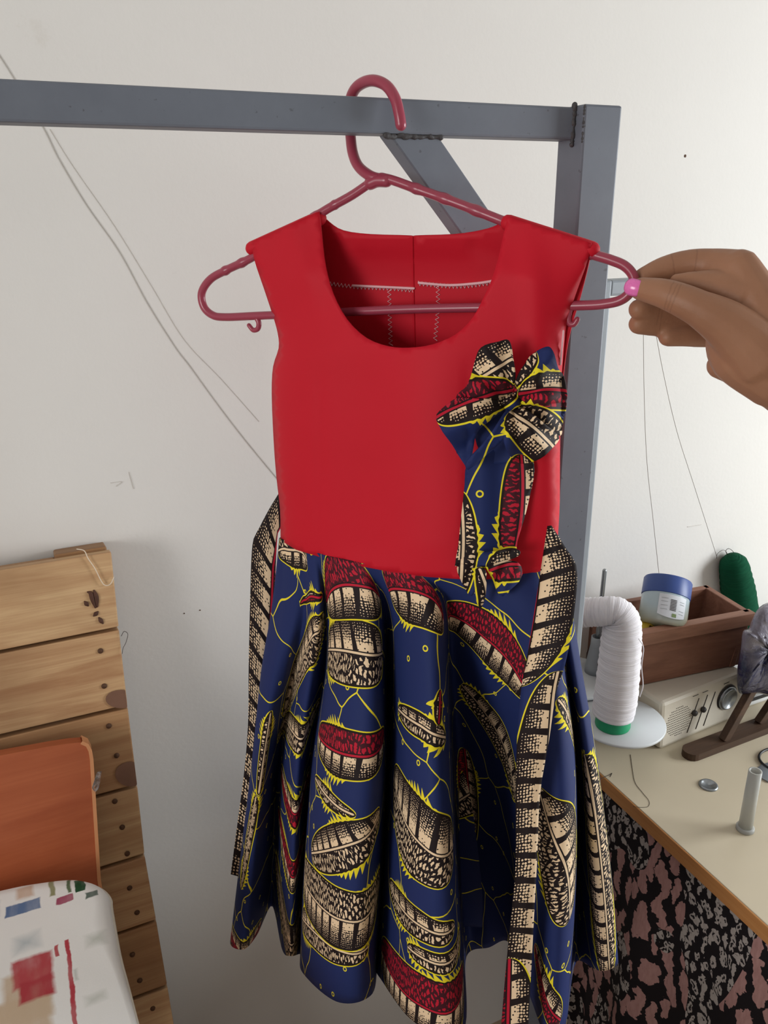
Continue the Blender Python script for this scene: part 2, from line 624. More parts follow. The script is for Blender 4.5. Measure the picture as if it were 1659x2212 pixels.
for pts in ([(190, 1279), (196, 1282), (200, 1296), (206, 1312)], [(203, 1276), (208, 1290), (210, 1310)], [(203, 1330), (211, 1322)], [(183, 1300), (190, 1308)], [(214, 1335), (222, 1346)]):
    P = spline([pal_at(x, y, .001) for x, y in pts], 4)
    tube('split_gouge', P, [.0012 + .0016 * math.sin(math.pi * i / (len(P) - 1)) for i in range(len(P))], KNOT, pal, 8)
kn = []
for cx_, cy_, rx, ry in ((283, 1672, 34, 27), (262, 1510, 34, 20)):
    poly = [(cx_ + rx * math.cos(a), cy_ + ry * math.sin(a)) for a in np.linspace(0, 2 * math.pi, 20, endpoint=False)]
    poly = [(min(x, 273 + (y - 1510) * .125), y) for x, y in poly]
    kk = sheet('knot', poly, lambda x, y: pal_at(x, y, .0019), KNOT2, pal, 12, thick=.0002)
    kk.data.polygons.foreach_set('use_smooth', [False] * len(kk.data.polygons))
th_ = spline([pal_at(x, y, .004) for x, y in ((166, 1186), (182, 1190), (190, 1206), (205, 1228), (217, 1252), (226, 1264), (238, 1262), (246, 1247))], 6)
THREADW = plain('white_thread', srgb(226, 210, 190), .8, .1)
THREADK = plain('dark_thread', srgb(70, 62, 58), .8, .1)
tag(tube('thread_strand', th_, .0006, THREADW, None, 6), 'pale loose thread caught on the top plank of the pallet', 'thread')
tag(tube('thread_strand', spline([pal_at(x, y, .003) for x, y in ((262, 1374), (268, 1364), (276, 1370), (272, 1388), (266, 1400), (264, 1412))], 6), .00035, THREADK, None, 6), 'dark hair-thin loop of thread sticking out from the pallet edge', 'thread')

# ------------------------------------------------------------------ orange board
OY, OLEAN = .858, .20                       # the board leans like the pallet behind it
on_n = nrm((0, 1, -OLEAN))


def brd(px, py, off=0.): return on(px, py, np.array((0, OY, 1.02)) - on_n * off, on_n)


ob = thing('wooden_board', 'smooth orange-brown veneered board with rounded corner leaning before the pallet', 'board', (-.2, OY - OLEAN * 1.02, 0))
top = [brd(x, y) for x, y in ((0, 1632), (110, 1612), (150, 1606), (175, 1604), (188, 1610), (194, 1622), (197, 1640), (213, 1900))]
foot_z = .004
low_r = top[-1] + (top[-1] - top[-2]) * ((top[-1][2] - foot_z) / (top[-2][2] - top[-1][2]))
low_r[0] = top[-1][0]
tl_ = top[0] + (top[0] - top[1]) * 3
bl_ = np.array((tl_[0], low_r[1], low_r[2]))
poly = [tl_] + top + [low_r, bl_]
V = list(poly) + [p + on_n * .016 for p in poly]
n_ = len(poly)
Fc = [tuple(range(n_)), tuple(range(n_, 2 * n_))[::-1]] + [(i, (i + 1) % n_, n_ + (i + 1) % n_, n_ + i) for i in range(n_)]
o = mesh('panel', V, Fc, ORANGE, ob, False)
bm = bmesh.new(); bm.from_mesh(o.data); bmesh.ops.recalc_face_normals(bm, faces=bm.faces); bm.to_mesh(o.data); bm.free()
eb = np.array(top[3:] + [low_r])
tg = np.gradient(eb, axis=0)
V, Fc = [], []
for p, q_ in zip(eb, tg):
    sd_ = nrm(np.cross(on_n, q_))
    if sd_[0] < 0: sd_ = -sd_
    for dy in (-.0012, .0168):
        for dx in (-.0015, .0024):
            V.append(p + sd_ * dx + on_n * dy)
for i in range(len(eb) - 1):
    k = i * 4
    Fc += [(k, k + 1, k + 5, k + 4), (k + 1, k + 3, k + 7, k + 5), (k + 3, k + 2, k + 6, k + 7), (k + 2, k, k + 4, k + 6)]
mesh('edge_band', V, Fc, ORANGE_EDGE, ob, False)

t = NT('clear_film', .12, .6)
t.b.inputs['Transmission Weight'].default_value = .85
t.b.inputs['IOR'].default_value = 1.2
CLEAR = t.col((.9, .9, .92, 1))
film = sheet('plastic_scrap', [(203, 1690), (210, 1668), (219, 1666), (216, 1690), (212, 1705), (205, 1712), (199, 1702)],
             lambda x, y: brd(x, y, .004 + .006 * math.sin(x * .6 + y * .1)), CLEAR, None, 5, thick=.0006)
tag(film, 'small crumpled scrap of clear plastic at the orange board edge', 'plastic')

# ------------------------------------------------------------------ ironing table with printed cover
IZ = .885
t = NT('painted_cotton_cover', .8, .2)
co = t.coord()
x_, y_, _ = t.sep(co)
wob = t.noise(co, 60, 3)
wx = t.ma('ADD', x_, t.ma('MULTIPLY', t.ma('SUBTRACT', wob, .5), .006))
wy = t.ma('ADD', y_, t.ma('MULTIPLY', t.ma('SUBTRACT', t.noise(co, 75, 3), .5), .006))
brush = t.noise(t.mapping(co, scale=(90, 30, 1)), 1., 3)
c = t.mix(t.noise(co, 8, 3), srgb(246, 246, 243), srgb(236, 239, 240))


def rect(c, pts, colr, soft=.0015, op=1.):
    (ax_, ay_), (bx_, by_) = pts
    mx_, my_ = (ax_ + bx_) / 2, (ay_ + by_) / 2
    P = onz(mx_, my_, IZ)
    sx_ = (proj(P + np.array((.01, 0, 0)))[0] - mx_) / .01
    sy_ = abs(proj(P + np.array((0, .01, 0)))[1] - my_) / .01
    hx, hy = abs(bx_ - ax_) / 2 / sx_, abs(by_ - ay_) / 2 / sy_
    x0, x1, y0, y1 = P[0] - hx, P[0] + hx, P[1] - hy, P[1] + hy
    dx = t.ma('SUBTRACT', (x1 - x0) / 2, t.ma('ABSOLUTE', t.ma('SUBTRACT', wx, (x0 + x1) / 2)))
    dy = t.ma('SUBTRACT', (y1 - y0) / 2, t.ma('ABSOLUTE', t.ma('SUBTRACT', wy, (y0 + y1) / 2)))
    m = t.ma('MULTIPLY', t.ma('DIVIDE', t.ma('MINIMUM', dx, dy), soft, clamp=True), t.ma('MULTIPLY_ADD', brush, .5, .7 * op, clamp=True))
    return t.mix(m, c, colr)


c = rect(c, [(0, 2090), (118, 2212)], srgb(205, 184, 158), .006)
c = rect(c, [(-40, 2330), (120, 2150)], srgb(205, 184, 158), .006)
c = rect(c, [(22, 2130), (120, 2062)], srgb(186, 78, 84), .004)
c = rect(c, [(38, 2160), (122, 2110)], srgb(178, 66, 74), .004)
c = rect(c, [(148, 2025), (160, 2212)], srgb(186, 70, 80), .001)
c = rect(c, [(118, 2065), (128, 2040)], srgb(186, 78, 84), .001)
c = rect(c, [(20, 2060), (95, 2012)], srgb(160, 176, 184), .02)
c = rect(c, [(12, 1972), (88, 1948)], srgb(98, 122, 162), .0015)
c = rect(c, [(32, 1942), (76, 1912)], srgb(214, 190, 172), .004)
c = rect(c, [(104, 1935), (118, 1894)], srgb(150, 150, 112), .0015)
c = rect(c, [(143, 1928), (154, 1893)], srgb(88, 108, 72), .0015)
c = rect(c, [(160, 1926), (184, 1893)], srgb(40, 82, 52), .001)
c = rect(c, [(122, 1950), (158, 1934)], srgb(168, 82, 108), .0012)
c = rect(c, [(184, 1938), (212, 1925)], srgb(96, 112, 104), .0012)
c = rect(c, [(178, 2046), (236, 2010)], srgb(188, 194, 186), .012)
c = rect(c, [(178, 2170), (236, 2140)], srgb(190, 196, 188), .012)
c = rect(c, [(158, 2120), (172, 2090)], srgb(150, 160, 150), .006)
c = rect(c, [(-60, 1990), (4, 1950)], srgb(200, 206, 212), .006)
t.bump(t.noise(co, 900, 2), .1, .0005)
COVER = t.col(c)
HEMM = plain('cover_hem', srgb(214, 208, 196), .85, .1)
it = thing('ironing_table', 'padded ironing table in a white cotton cover painted with red and blue blocks', 'table', (-.15, .5, 0))
op = [(-420, 2030), (-200, 1965), (0, 1913), (80, 1897), (150, 1889), (195, 1895), (222, 1908), (236, 1926), (239, 1950), (256, 2046), (274, 2115), (302, 2225), (330, 2330)]
oc = [onz(x, y, IZ)[:2] for x, y in op]
oc = list(spline(oc, 5))
oc += [np.array((oc[-1][0], .1)), np.array((oc[0][0], .1))]
oc = np.array(oc)
ctr = oc.mean(axis=0)
V, Fc = [], []
nb = len(oc)
for z, ins in ((IZ - .05, .004), (IZ - .045, 0.), (IZ - .012, 0.), (IZ - .005, .003), (IZ - .001, .009), (IZ, .02)):
    for p in oc:
        d = ctr - p
        q = p + d / np.linalg.norm(d) * ins
        V.append((q[0], q[1], z))
for i in range(5):
    for k in range(nb):
        k2 = (k + 1) % nb
        Fc.append((i * nb + k, i * nb + k2, (i + 1) * nb + k2, (i + 1) * nb + k))
Fc.append(tuple(range(5 * nb, 6 * nb)))
Fc.append(tuple(range(nb))[::-1])
o = mesh('padded_cover', V, Fc, COVER, it)
bm = bmesh.new(); bm.from_mesh(o.data); bmesh.ops.recalc_face_normals(bm, faces=bm.faces); bm.to_mesh(o.data); bm.free()
tube('hem_piping', [(p[0], p[1], IZ - .012) for p in oc[12:-2]], .0016, HEMM, it, 8)
for lx, ly in ((-.32, .62), (-.04, .62), (-.32, .16), (-.04, .16)):
    box('leg', (lx - .018, ly - .018, 0), (lx + .018, ly + .018, IZ - .0495), PINE_END, it, .002)

# ------------------------------------------------------------------ feather print (wax cotton)
NAVY, INK = srgb(29, 43, 94), srgb(28, 18, 20)
CREAM, YELLOW = srgb(236, 208, 172), srgb(238, 220, 44)
CRIMSON, WINE = srgb(190, 26, 52), srgb(120, 24, 44)


def print_material(name, feathers, vines=True, fringe=4.4):
    """feathers: (u, v, angle, length, half width, bend, red, side) in cloth metres"""
    t = NT(name, .7, .25)
    uv = t.coord('UV')
    u_, v_, _ = t.sep(uv)
    # ground: navy with thin branching yellow vines and little ring buds
    wob = t.n('ShaderNodeTexNoise')
    t.put(wob.inputs['Vector'], uv); wob.inputs['Scale'].default_value = 9.
    wv = t.n('ShaderNodeVectorMath', operation='MULTIPLY_ADD')
    t.put(wv.inputs[0], wob.outputs['Color']); wv.inputs[1].default_value = (.05, .05, 0); t.put(wv.inputs[2], uv)
    ground = NAVY
    if vines:
        ln = t.ma('LESS_THAN', t.vor(wv.outputs[0], 9.5, 'DISTANCE_TO_EDGE'), .0065)
        ground = t.mix(ln, ground, YELLOW)
        bud = t.vor(uv, 17., 'F1', .9)
        ring = t.ma('LESS_THAN', t.ma('ABSOLUTE', t.ma('SUBTRACT', bud, .04)), .011)
        ground = t.mix(ring, ground, YELLOW)
    Sv, Tv = t.xyz(0., 0., -1.), t.xyz(0., .03, 0.)
    for i, (bu, bv, ang, L, w, k, red, side) in enumerate(feathers):
        mp = t.mapping(uv, (bu, bv, 0), (0, 0, ang), (1, 1, 1), 'TEXTURE')
        a, b0, _ = t.sep(mp)
        s = t.ma('DIVIDE', a, L)
        q = t.ma('MULTIPLY', s, t.ma('SUBTRACT', 1., s))
        qc = t.ma('MAXIMUM', q, 0.)
        b = t.ma('SUBTRACT', b0, t.ma('MULTIPLY', q, 4 * k))
        if side < 0: b = t.ma('MULTIPLY', b, -1.)
        ww = t.ma('MULTIPLY', t.ma('POWER', t.ma('MULTIPLY', qc, 4.), .42), w)
        e = t.ma('SUBTRACT', ww, t.ma('ABSOLUTE', b))
        e = t.ma('ADD', e, t.ma('MULTIPLY', t.ma('MINIMUM', q, 0.), .5))
        jag = t.ma('MAXIMUM', t.ma('SINE', t.ma('MULTIPLY_ADD', s, 7.5, 1.7 * i + 2.2)), .35)
        jag = t.ma('SUBTRACT', jag, .35)
        jag = t.ma('MULTIPLY', jag, t.ma('PINGPONG', t.ma('ADD', a, t.ma('MULTIPLY', t.ma('ABSOLUTE', b), .6)), .0034))
        e = t.ma('ADD', e, t.ma('MULTIPLY', jag, fringe))
        m = t.ma('GREATER_THAN', e, -.0005)
        Sv = t.mixv(m, Sv, t.xyz(t.ma('ADD', a, i * .731), b, t.ma('SUBTRACT', e, t.ma('MULTIPLY', jag, fringe - .5))))
        Tv = t.mixv(m, Tv, t.xyz(float(red), t.ma('MAXIMUM', ww, .002), 1.))
    a, b, e = t.sep(Sv)
    red, ww, ins = t.sep(Tv)
    ab = t.ma('ABSOLUTE', b)
    bn = t.ma('DIVIDE', ab, ww)
    pc = t.xyz(a, b, 0.)
    # striped half: cream blocks melting into dots
    st = t.ma('FRACT', t.ma('DIVIDE', t.ma('ADD', a, t.ma('MULTIPLY', ab, .14)), .0205))
    gap = t.ma('LESS_THAN', st, t.ma('MULTIPLY_ADD', bn, -.12, .3))
    d = t.vor(pc, 400., 'F1', .35)
    thr = t.ma('SUBTRACT', .48, t.ma('MULTIPLY', t.ma('SUBTRACT', bn, .30), .58))
    thr = t.ma('ADD', thr, t.ma('LESS_THAN', bn, .30))
    dots = t.ma('LESS_THAN', d, thr)
    hole = t.ma('GREATER_THAN', t.vor(pc, 190., 'F1', .8), .13)
    cr = t.ma('MULTIPLY', t.ma('MULTIPLY', dots, hole), t.ma('SUBTRACT', 1., gap))
    striped = t.mix(cr, INK, CREAM)
    # mottled half: worm-like blobs
    wn_ = t.n('ShaderNodeTexNoise'); t.put(wn_.inputs['Vector'], pc); wn_.inputs['Scale'].default_value = 260.
    wd_ = t.n('ShaderNodeVectorMath', operation='MULTIPLY_ADD')
    t.put(wd_.inputs[0], wn_.outputs['Color']); wd_.inputs[1].default_value = (.004, .005, 0); t.put(wd_.inputs[2], pc)
    vw = t.n('ShaderNodeVectorMath', operation='MULTIPLY')
    t.put(vw.inputs[0], wd_.outputs[0]); vw.inputs[1].default_value = (270, 100, 1)
    bl = t.ma('GREATER_THAN', t.vor(vw.outputs[0], 1., 'DISTANCE_TO_EDGE', .95), .22)
    mcol = t.mix(red, CREAM, CRIMSON)
    mott = t.mix(bl, t.mix(red, INK, srgb(66, 18, 30)), mcol)
    c = t.mix(t.ma('GREATER_THAN', b, 0.), mott, striped)
    c = t.mix(t.ma('LESS_THAN', ab, .0024), c, INK)
    c = t.mix(t.ma('LESS_THAN', ab, .0011), c, t.mix(red, CREAM, CRIMSON))
    c = t.mix(t.ma('LESS_THAN', e, .0030), c, INK)
    c = t.mix(t.ma('LESS_THAN', e, .0008), c, YELLOW)
    c = t.mix(ins, ground, c)
    t.bump(t.noise(uv, 1400, 2), .08, .0004)
    return t.col(c)


t = NT('red_crepe', .62, .25)
t.b.inputs['Sheen Weight'].default_value = .04
t.b.inputs['Sheen Tint'].default_value = (1, .4, .45, 1)
co = t.coord()
t.bump(t.noise(co, 1500, 2), .1, .0004)
RED = t.col(t.mix(t.noise(co, 12, 3), srgb(192, 10, 34), srgb(200, 14, 40)))
STITCH = plain('pink_stitch', srgb(240, 190, 196), .8, .1)
PLASTIC = plain('hanger_plastic', srgb(158, 62, 82), .28, .5, var=.04)

# ------------------------------------------------------------------ hanger
hg = thing('coat_hanger', 'dusty red plastic coat hanger holding the red dress on the grey rail', 'hanger', dp(880, 668))
loop = [(812, 388, 0), (760, 422, 0), (700, 456, 0), (620, 508, 0), (545, 556, 0), (490, 583, 0), (455, 603, 0), (436, 632, 0), (440, 662, 0), (458, 680, 0), (485, 685, 0), (560, 682, 0),
        (700, 676, 0), (880, 668, 0), (1060, 664, 0), (1250, 660, 0), (1310, 656, 0), (1345, 646, 0), (1367, 622, 0), (1368, 597, 0), (1350, 575, 0), (1318, 561, 0), (1270, 546, 0),
        (1180, 512, 0), (1090, 479, 0), (990, 440, 0), (900, 408, 0), (836, 386, 0)]
LP = spline([dp(*p) for p in loop], 14, True)
nn = len(LP)
rad = np.full(nn, .0037)
for i in range(nn):
    a = i / 14
    if (1.6 < a < 5.2) or (21.8 < a < 26.4):
        rad[i] += .0008 * max(0, math.sin(a * 9.)) ** 2
V, Fc = tube_geo(np.vstack([LP, LP[:2]]), np.append(rad, rad[:2]), 12, False)
Fc = Fc[:-2]
mesh('hanger_body', V, Fc, PLASTIC, hg)
hook = [(826, 388, 0), (800, 380, 0), (775, 360, -.003), (762, 330, -.007), (757, 290, -.011), (756, 250, -.012), (757, 215, -.011), (772, 187, -.006), (802, 174, 0), (833, 184, .004), (853, 212, .007), (862, 245, .008), (866, 270, .008)]
tube('hook', spline([dp(*p) for p in hook], 8), .0043, PLASTIC, hg, 14)
tube('hook_web', spline([dp(*p) for p in ((800, 396, 0), (815, 390, 0), (835, 390, 0))], 6), .0052, PLASTIC, hg, 12)
for pts in ([(553, 684), (559, 697), (557, 710), (547, 713), (538, 703)], [(1232, 662), (1228, 682), (1230, 698), (1240, 700), (1247, 690)]):
    P = spline([dp(x, y, .0) for x, y in pts], 6)
    tube('strap_hook', P, np.linspace(.0027, .0021, len(P)), PLASTIC, hg, 10)

# ------------------------------------------------------------------ dress
dress = thing('childs_dress', 'sleeveless red bodice dress with feather-print skirt, sash and bow on hanger', 'dress', dp(900, 2212))
WAIST = [(605, 1166), (640, 1184), (705, 1204), (775, 1219), (860, 1235), (925, 1243), (1000, 1248), (1050, 1248), (1100, 1244), (1140, 1238), (1165, 1231), (1185, 1222), (1204, 1208)]
WX, WY = [p[0] for p in WAIST], [p[1] for p in WAIST]


def sidebulge(t, p=.55):
    return max(0., 4 * t * (1 - t)) ** p


def waist_n(px):
    return .046 * sidebulge(min(1, max(0, (px - 604) / 601)), .6)


LEFT = [(455, 545), (522, 545), (560, 550), (620, 570), (680, 590), (720, 601), (750, 603), (790, 591), (850, 588), (950, 592), (1030, 598), (1100, 606), (1170, 607)]
RIGHT = [(465, 1278), (525, 1278), (560, 1270), (640, 1240), (700, 1222), (760, 1216), (850, 1211), (950, 1208), (1080, 1208), (1160, 1204), (1220, 1203)]


def edge(tab, y):
    return float(np.interp(y, [p[0] for p in tab], [p[1] for p in tab]))


def front_n(px, py):
    l, r = edge(LEFT, py), edge(RIGHT, py)
    t_ = min(1, max(0, (px - l) / (r - l)))
    sh_l = 457 + (690 - px) * .45 if px < 800 else None
    sy = 522 - (px - 545) * .448 if px < 760 else 467 + (px - 1100) * .326 if px > 1020 else 440
    dn = max(0., py - sy)                         # pixels below the shoulder line
    amp = np.interp(py, [460, 600, 760, 1000, 1230], [.004, .024, .036, .040, .046])
    n = amp * sidebulge(t_, .6)
    n = n * min(1., dn / 120) ** .7 + .0055 * max(0., 1 - dn / 200)
    # princess seams and soft vertical drag folds
    for sx in (692 + (py - 800) * .0, 1010):
        n -= .0016 * math.exp(-((px - sx) / 5.) ** 2) * min(1, max(0, (py - 760) / 80))
    n += .0025 * math.sin(px * .021 + 1.) * min(1, max(0, (py - 620) / 200)) * min(1, max(0, (1240 - py) / 60))
    n += .003 * math.exp(-((px - 640 - (py - 520) * .25) / 26.) ** 2) * min(1, max(0, (700 - py) / 100))
    n += .0035 * math.exp(-((px - 1150 - (py - 560) * .08) / 30.) ** 2) * min(1, dn / 120)
    return n


neck = spline([(690, 457), (697, 520), (704, 575), (720, 634), (750, 690), (792, 730), (840, 748), (885, 751), (935, 744), (985, 722), (1022, 685), (1046, 640), (1062, 605), (1076, 560), (1086, 515), (1098, 467)], 3)
armR = spline([(1278, 525), (1270, 560), (1241, 640), (1223, 700), (1216, 760), (1210, 850), (1208, 950), (1208, 1080), (1204, 1160), (1204, 1208)], 3)
armL = spline([(607, 1167), (606, 1100), (598, 1030), (592, 950), (588, 850), (591, 792), (603, 752), (601, 720), (590, 680), (570, 620), (550, 560), (545, 522)], 3)
wl = [(x, y + 3) for x, y in WAIST][::-1]
outline = [tuple(p) for p in neck] + [(1190, 497)] + [tuple(p) for p in armR] + wl[1:-1] + [tuple(p) for p in armL]
bf = sheet('bodice_front', outline, lambda x, y: dp(x, y, front_n(x, y)), RED, dress, 13, thick=.0011)


def back_n(px, py):
    l, r = edge(LEFT, py) - 2, edge(RIGHT, py) + 6
    t_ = min(1, max(0, (px - l) / (r - l)))
    sy = 522 - (px - 545) * .448 if px < 760 else 467 + (px - 1100) * .326 if px > 1020 else 470
    dn = max(0., py - sy)
    amp = np.interp(py, [460, 600, 760, 1000, 1230], [.004, .022, .032, .034, .036])
    return -(amp * sidebulge(t_, .6) * min(1., dn / 90) ** .7 + .0055 * max(0., 1 - dn / 200))


bneck = spline([(690, 457), (712, 480), (742, 498), (800, 506), (888, 509), (892, 514), (896, 509), (980, 506), (1040, 497), (1075, 485), (1098, 467)], 3)
armRb = spline([(1278, 525), (1274, 560), (1254, 640), (1236, 700), (1223, 760), (1213, 850), (1209, 950), (1208, 1080), (1204, 1160), (1203, 1180)], 3)
armLb = [(x + 3, y) for x, y in armL]
outline = [tuple(p) for p in bneck] + [(1190, 497)] + [tuple(p) for p in armRb] + [(1050, 1190), (900, 1192), (750, 1186), (612, 1166)] + [tuple(p) for p in armLb[1:]]
bb_ = sheet('bodice_back', outline, lambda x, y: dp(x, y, back_n(x, y)), RED, dress, 15, thick=.0011)
# shoulder seams rolled over the hanger arms
for a, b in (((545, 522), (690, 457)), ((1098, 467), (1278, 525))):
    P = [dp(a[0] + (b[0] - a[0]) * f, a[1] + (b[1] - a[1]) * f + 14.5, 0) for f in np.linspace(0, 1, 14)]
    tube('shoulder_fold', P, .0061, RED, dress, 14, True)
# overlock stitching on the inside of the back


def zigzag(pts, amp, step, off=.0012):
    P = spline(pts, 10)
    L = np.cumsum([0] + [np.linalg.norm(P[i + 1] - P[i]) for i in range(len(P) - 1)])
    out = []
    k = 0
    s = 0.
    while s < L[-1]:
        x, y = np.interp(s, L, P[:, 0]), np.interp(s, L, P[:, 1])
        j = min(len(P) - 2, int(np.searchsorted(L, s)))
        d = P[j + 1] - P[max(0, j - 1)]
        d = d / (np.linalg.norm(d) + 1e-9)
        x2, y2 = x - d[1] * amp * (k % 2), y + d[0] * amp * (k % 2)
        out.append(dp(x2, y2, back_n(x2, y2) + off))
        s += step
        k += 1
    return out


for pts, amp, st_, r in (([(706, 608), (770, 616), (840, 619), (896, 624)], 8, 4, .0005), ([(904, 608), (990, 614), (1064, 606)], 9, 4, .0005), ([(845, 626), (846, 680), (848, 748)], 8, 5, .0004), ([(950, 616), (950, 670), (944, 736)], 8, 5, .0004)):
    tube('overlock_stitch', zigzag(pts, amp, st_), r, STITCH, dress, 6)
for pts in ([(762, 617), (830, 620), (894, 623)], [(905, 611), (970, 616), (1030, 612), (1064, 607)]):
    P = spline([dp(x, y, back_n(x, y) + .0015) for x, y in pts], 8)
    tube('facing_seam', P, .0011, STITCH, dress, 8)
tube('centre_seam', [dp(893 + (y - 620) * .02, y, back_n(893, y) + .0006) for y in range(512, 760, 8)], .0011, RED, dress, 8)
tube('side_seam_thread', [dp(1217 - (y - 715) * .09, y, front_n(1212, y) + .002) for y in range(715, 792, 6)], .0008, STITCH, dress, 8)

# ---- skirt: columns of (px, py, n) read down each fold
ROWS = [
    # mid-upper       mid             lower           low             hem
    [(607,), (590, 1310, -.012), (567, 1450, -.012), (546, 1650, -.02), (516, 1900, -.02), (500, 2030, -.02)],
    [(618,), (610, 1310, .006), (588, 1450, .012), (564, 1650, .008), (540, 1900, .005), (524, 2050, .005)],
    [(634,), (638, 1310, .016), (614, 1450, .008), (584, 1650, -.018), (566, 1900, -.03), (553, 2020, -.03)],
    [(650,), (660, 1310, .014), (636, 1450, -.015), (602, 1650, -.065), (590, 1900, -.085), (588, 1955, -.085)],
    [(664,), (674, 1310, .025), (655, 1450, .012), (622, 1650, -.004), (614, 1900, -.002), (611, 2050, 0)],
    [(678,), (690, 1310, .030), (676, 1450, .022), (646, 1650, .02), (634, 1900, .028), (630, 2064, .03)],
    [(692,), (704, 1310, .014), (700, 1450, -.015), (670, 1650, -.03), (654, 1900, -.025), (650, 2062, -.015)],
    [(706,), (722, 1310, .038), (716, 1450, .036), (688, 1650, .045), (666, 1900, .055), (655, 2100, .06)],
    [(740,), (765, 1310, .050), (766, 1450, .062), (752, 1650, .080), (735, 1900, .098), (728, 2162, .108)],
    [(775,), (808, 1310, .046), (818, 1450, .050), (821, 1650, .058), (809, 1900, .07), (799, 2150, .08)],
    [(800,), (832, 1310, .018), (838, 1450, -.03), (838, 1650, -.07), (828, 1900, -.085), (813, 2100, -.08)],
    [(822,), (854, 1310, .038), (858, 1450, .034), (853, 1650, .034), (836, 1900, .036), (821, 2110, .036)],
    [(862,), (905, 1310, .058), (912, 1450, .068), (908, 1650, .082), (905, 1900, .1), (898, 2208, .108)],
    [(902,), (946, 1310, .05), (954, 1450, .056), (963, 1650, .064), (979, 1900, .078), (999, 2226, .085)],
    [(928,), (966, 1310, .026), (974, 1450, -.02), (984, 1650, -.075), (994, 1900, -.1), (1006, 2066, -.105)],
    [(962,), (996, 1310, .03), (1012, 1450, -.01), (1036, 1650, -.07), (1048, 1900, -.105), (1056, 2046, -.11)],
    [(1002,), (1036, 1310, .038), (1064, 1450, .022), (1086, 1650, -.035), (1100, 1900, -.07), (1102, 2036, -.085)],
    [(1050,), (1086, 1310, .042), (1114, 1450, .032), (1130, 1650, .012), (1138, 1900, .016), (1146, 2150, .016)],
    [(1100,), (1140, 1310, .040), (1168, 1450, .042), (1188, 1650, .05), (1192, 1900, .058), (1182, 2236, .066)],
    [(1140,), (1180, 1310, .032), (1206, 1450, .034), (1234, 1650, .032), (1238, 1900, .036), (1218, 2222, .044)],
    [(1165,), (1202, 1310, .014), (1224, 1450, -.01), (1246, 1650, -.05), (1246, 1900, -.07), (1242, 2080, -.07)],
    [(1186,), (1218, 1310, .002), (1240, 1450, .002), (1268, 1650, .0), (1284, 1900, -.002), (1298, 2096, -.002)],
    [(1203,), (1230, 1310, -.02), (1254, 1450, -.022), (1288, 1650, -.03), (1319, 1900, -.03), (1332, 2074, -.03)],
    # round the back
    [(1160,), (1190, 1310, -.05), (1215, 1450, -.06), (1240, 1650, -.075), (1260, 1900, -.09), (1265, 2030, -.095)],
    [(1050,), (1080, 1310, -.055), (1090, 1450, -.075), (1110, 1650, -.10), (1120, 1900, -.12), (1125, 2010, -.13)],
    [(950,), (970, 1310, -.055), (975, 1450, -.065), (985, 1650, -.085), (990, 1900, -.10), (995, 2000, -.105)],
    [(850,), (850, 1310, -.055), (850, 1450, -.075), (850, 1650, -.10), (850, 1900, -.12), (850, 1990, -.13)],
    [(740,), (730, 1310, -.055), (725, 1450, -.065), (715, 1650, -.085), (705, 1900, -.10), (700, 1975, -.105)],
    [(650,), (630, 1310, -.045), (612, 1450, -.055), (590, 1650, -.07), (570, 1900, -.08), (560, 1960, -.085)],
]
NB = 23
cols = []
for j, r in enumerate(ROWS):
    px = r[0][0]
    if j < NB:
        n0, py = waist_n(px) - .0018, float(np.interp(px, WX, WY)) - 5
        p0 = dp(px, py, n0)
        mid_n = waist_n(px) * .92
    else:
        n0 = -.036 * sidebulge((px - 604) / 601, .6)
        p0 = dp(px, float(np.interp(px, [604, 900, 1205], [1166, 1190, 1208])) - 5, n0)
    cols.append(np.array([p0] + [dp(*q) for q in r[1:]]))
cols = np.array(cols)                     # column, row, xyz
KR, KC = 12, 10
rows = [spline(c, KR) for c in cols]      # smooth down each column
rows = np.array(rows)
grid = np.array([spline(rows[:, i], KC, True) for i in range(rows.shape[1])])   # row, column
nr, nc = grid.shape[:2]
# fine gathers near the waist seam
# cloth coordinates: arc length around, measured from the middle column, and length down
mid = 11 * KC
du = np.linalg.norm(np.roll(grid, -1, axis=1) - grid, axis=2)
dv = np.linalg.norm(grid[1:] - grid[:-1], axis=2)
cv = np.concatenate([np.zeros((1, nc)), np.cumsum(dv, axis=0)], axis=0)
RHO0 = .16
dphi = (du / (RHO0 + cv))[nr // 3:].mean(axis=0)
phi = np.concatenate([[0], np.cumsum(dphi)])
phi = phi - phi[mid]
cv = np.concatenate([cv, cv[:, :1]], axis=1)
rho = RHO0 + cv
cu = rho * np.sin(phi)[None, :]
cw = -rho * np.cos(phi)[None, :]
V = grid.reshape(-1, 3)
G2 = np.concatenate([grid, grid[:, :1]], axis=1)
V = G2.reshape(-1, 3)
UV = np.stack([cu, cw], axis=2).reshape(-1, 2)
w2 = nc + 1
Fc = [(i * w2 + j, i * w2 + j + 1, (i + 1) * w2 + j + 1, (i + 1) * w2 + j) for i in range(nr - 1) for j in range(nc)]
FRONT = [(i, j) for i in range(nr) for j in range(0, 22 * KC + 1)]
fi = np.array([i * w2 + j for i, j in FRONT])
fpix = np.array([proj(V[k]) for k in fi])


def cloth_uv(px, py):
    d = np.hypot(fpix[:, 0] - px, fpix[:, 1] - py)
    best = np.argsort(d + (fpix[:, 2] - fpix[:, 2].min()) * 60)[:1]
    return UV[fi[best[0]]]


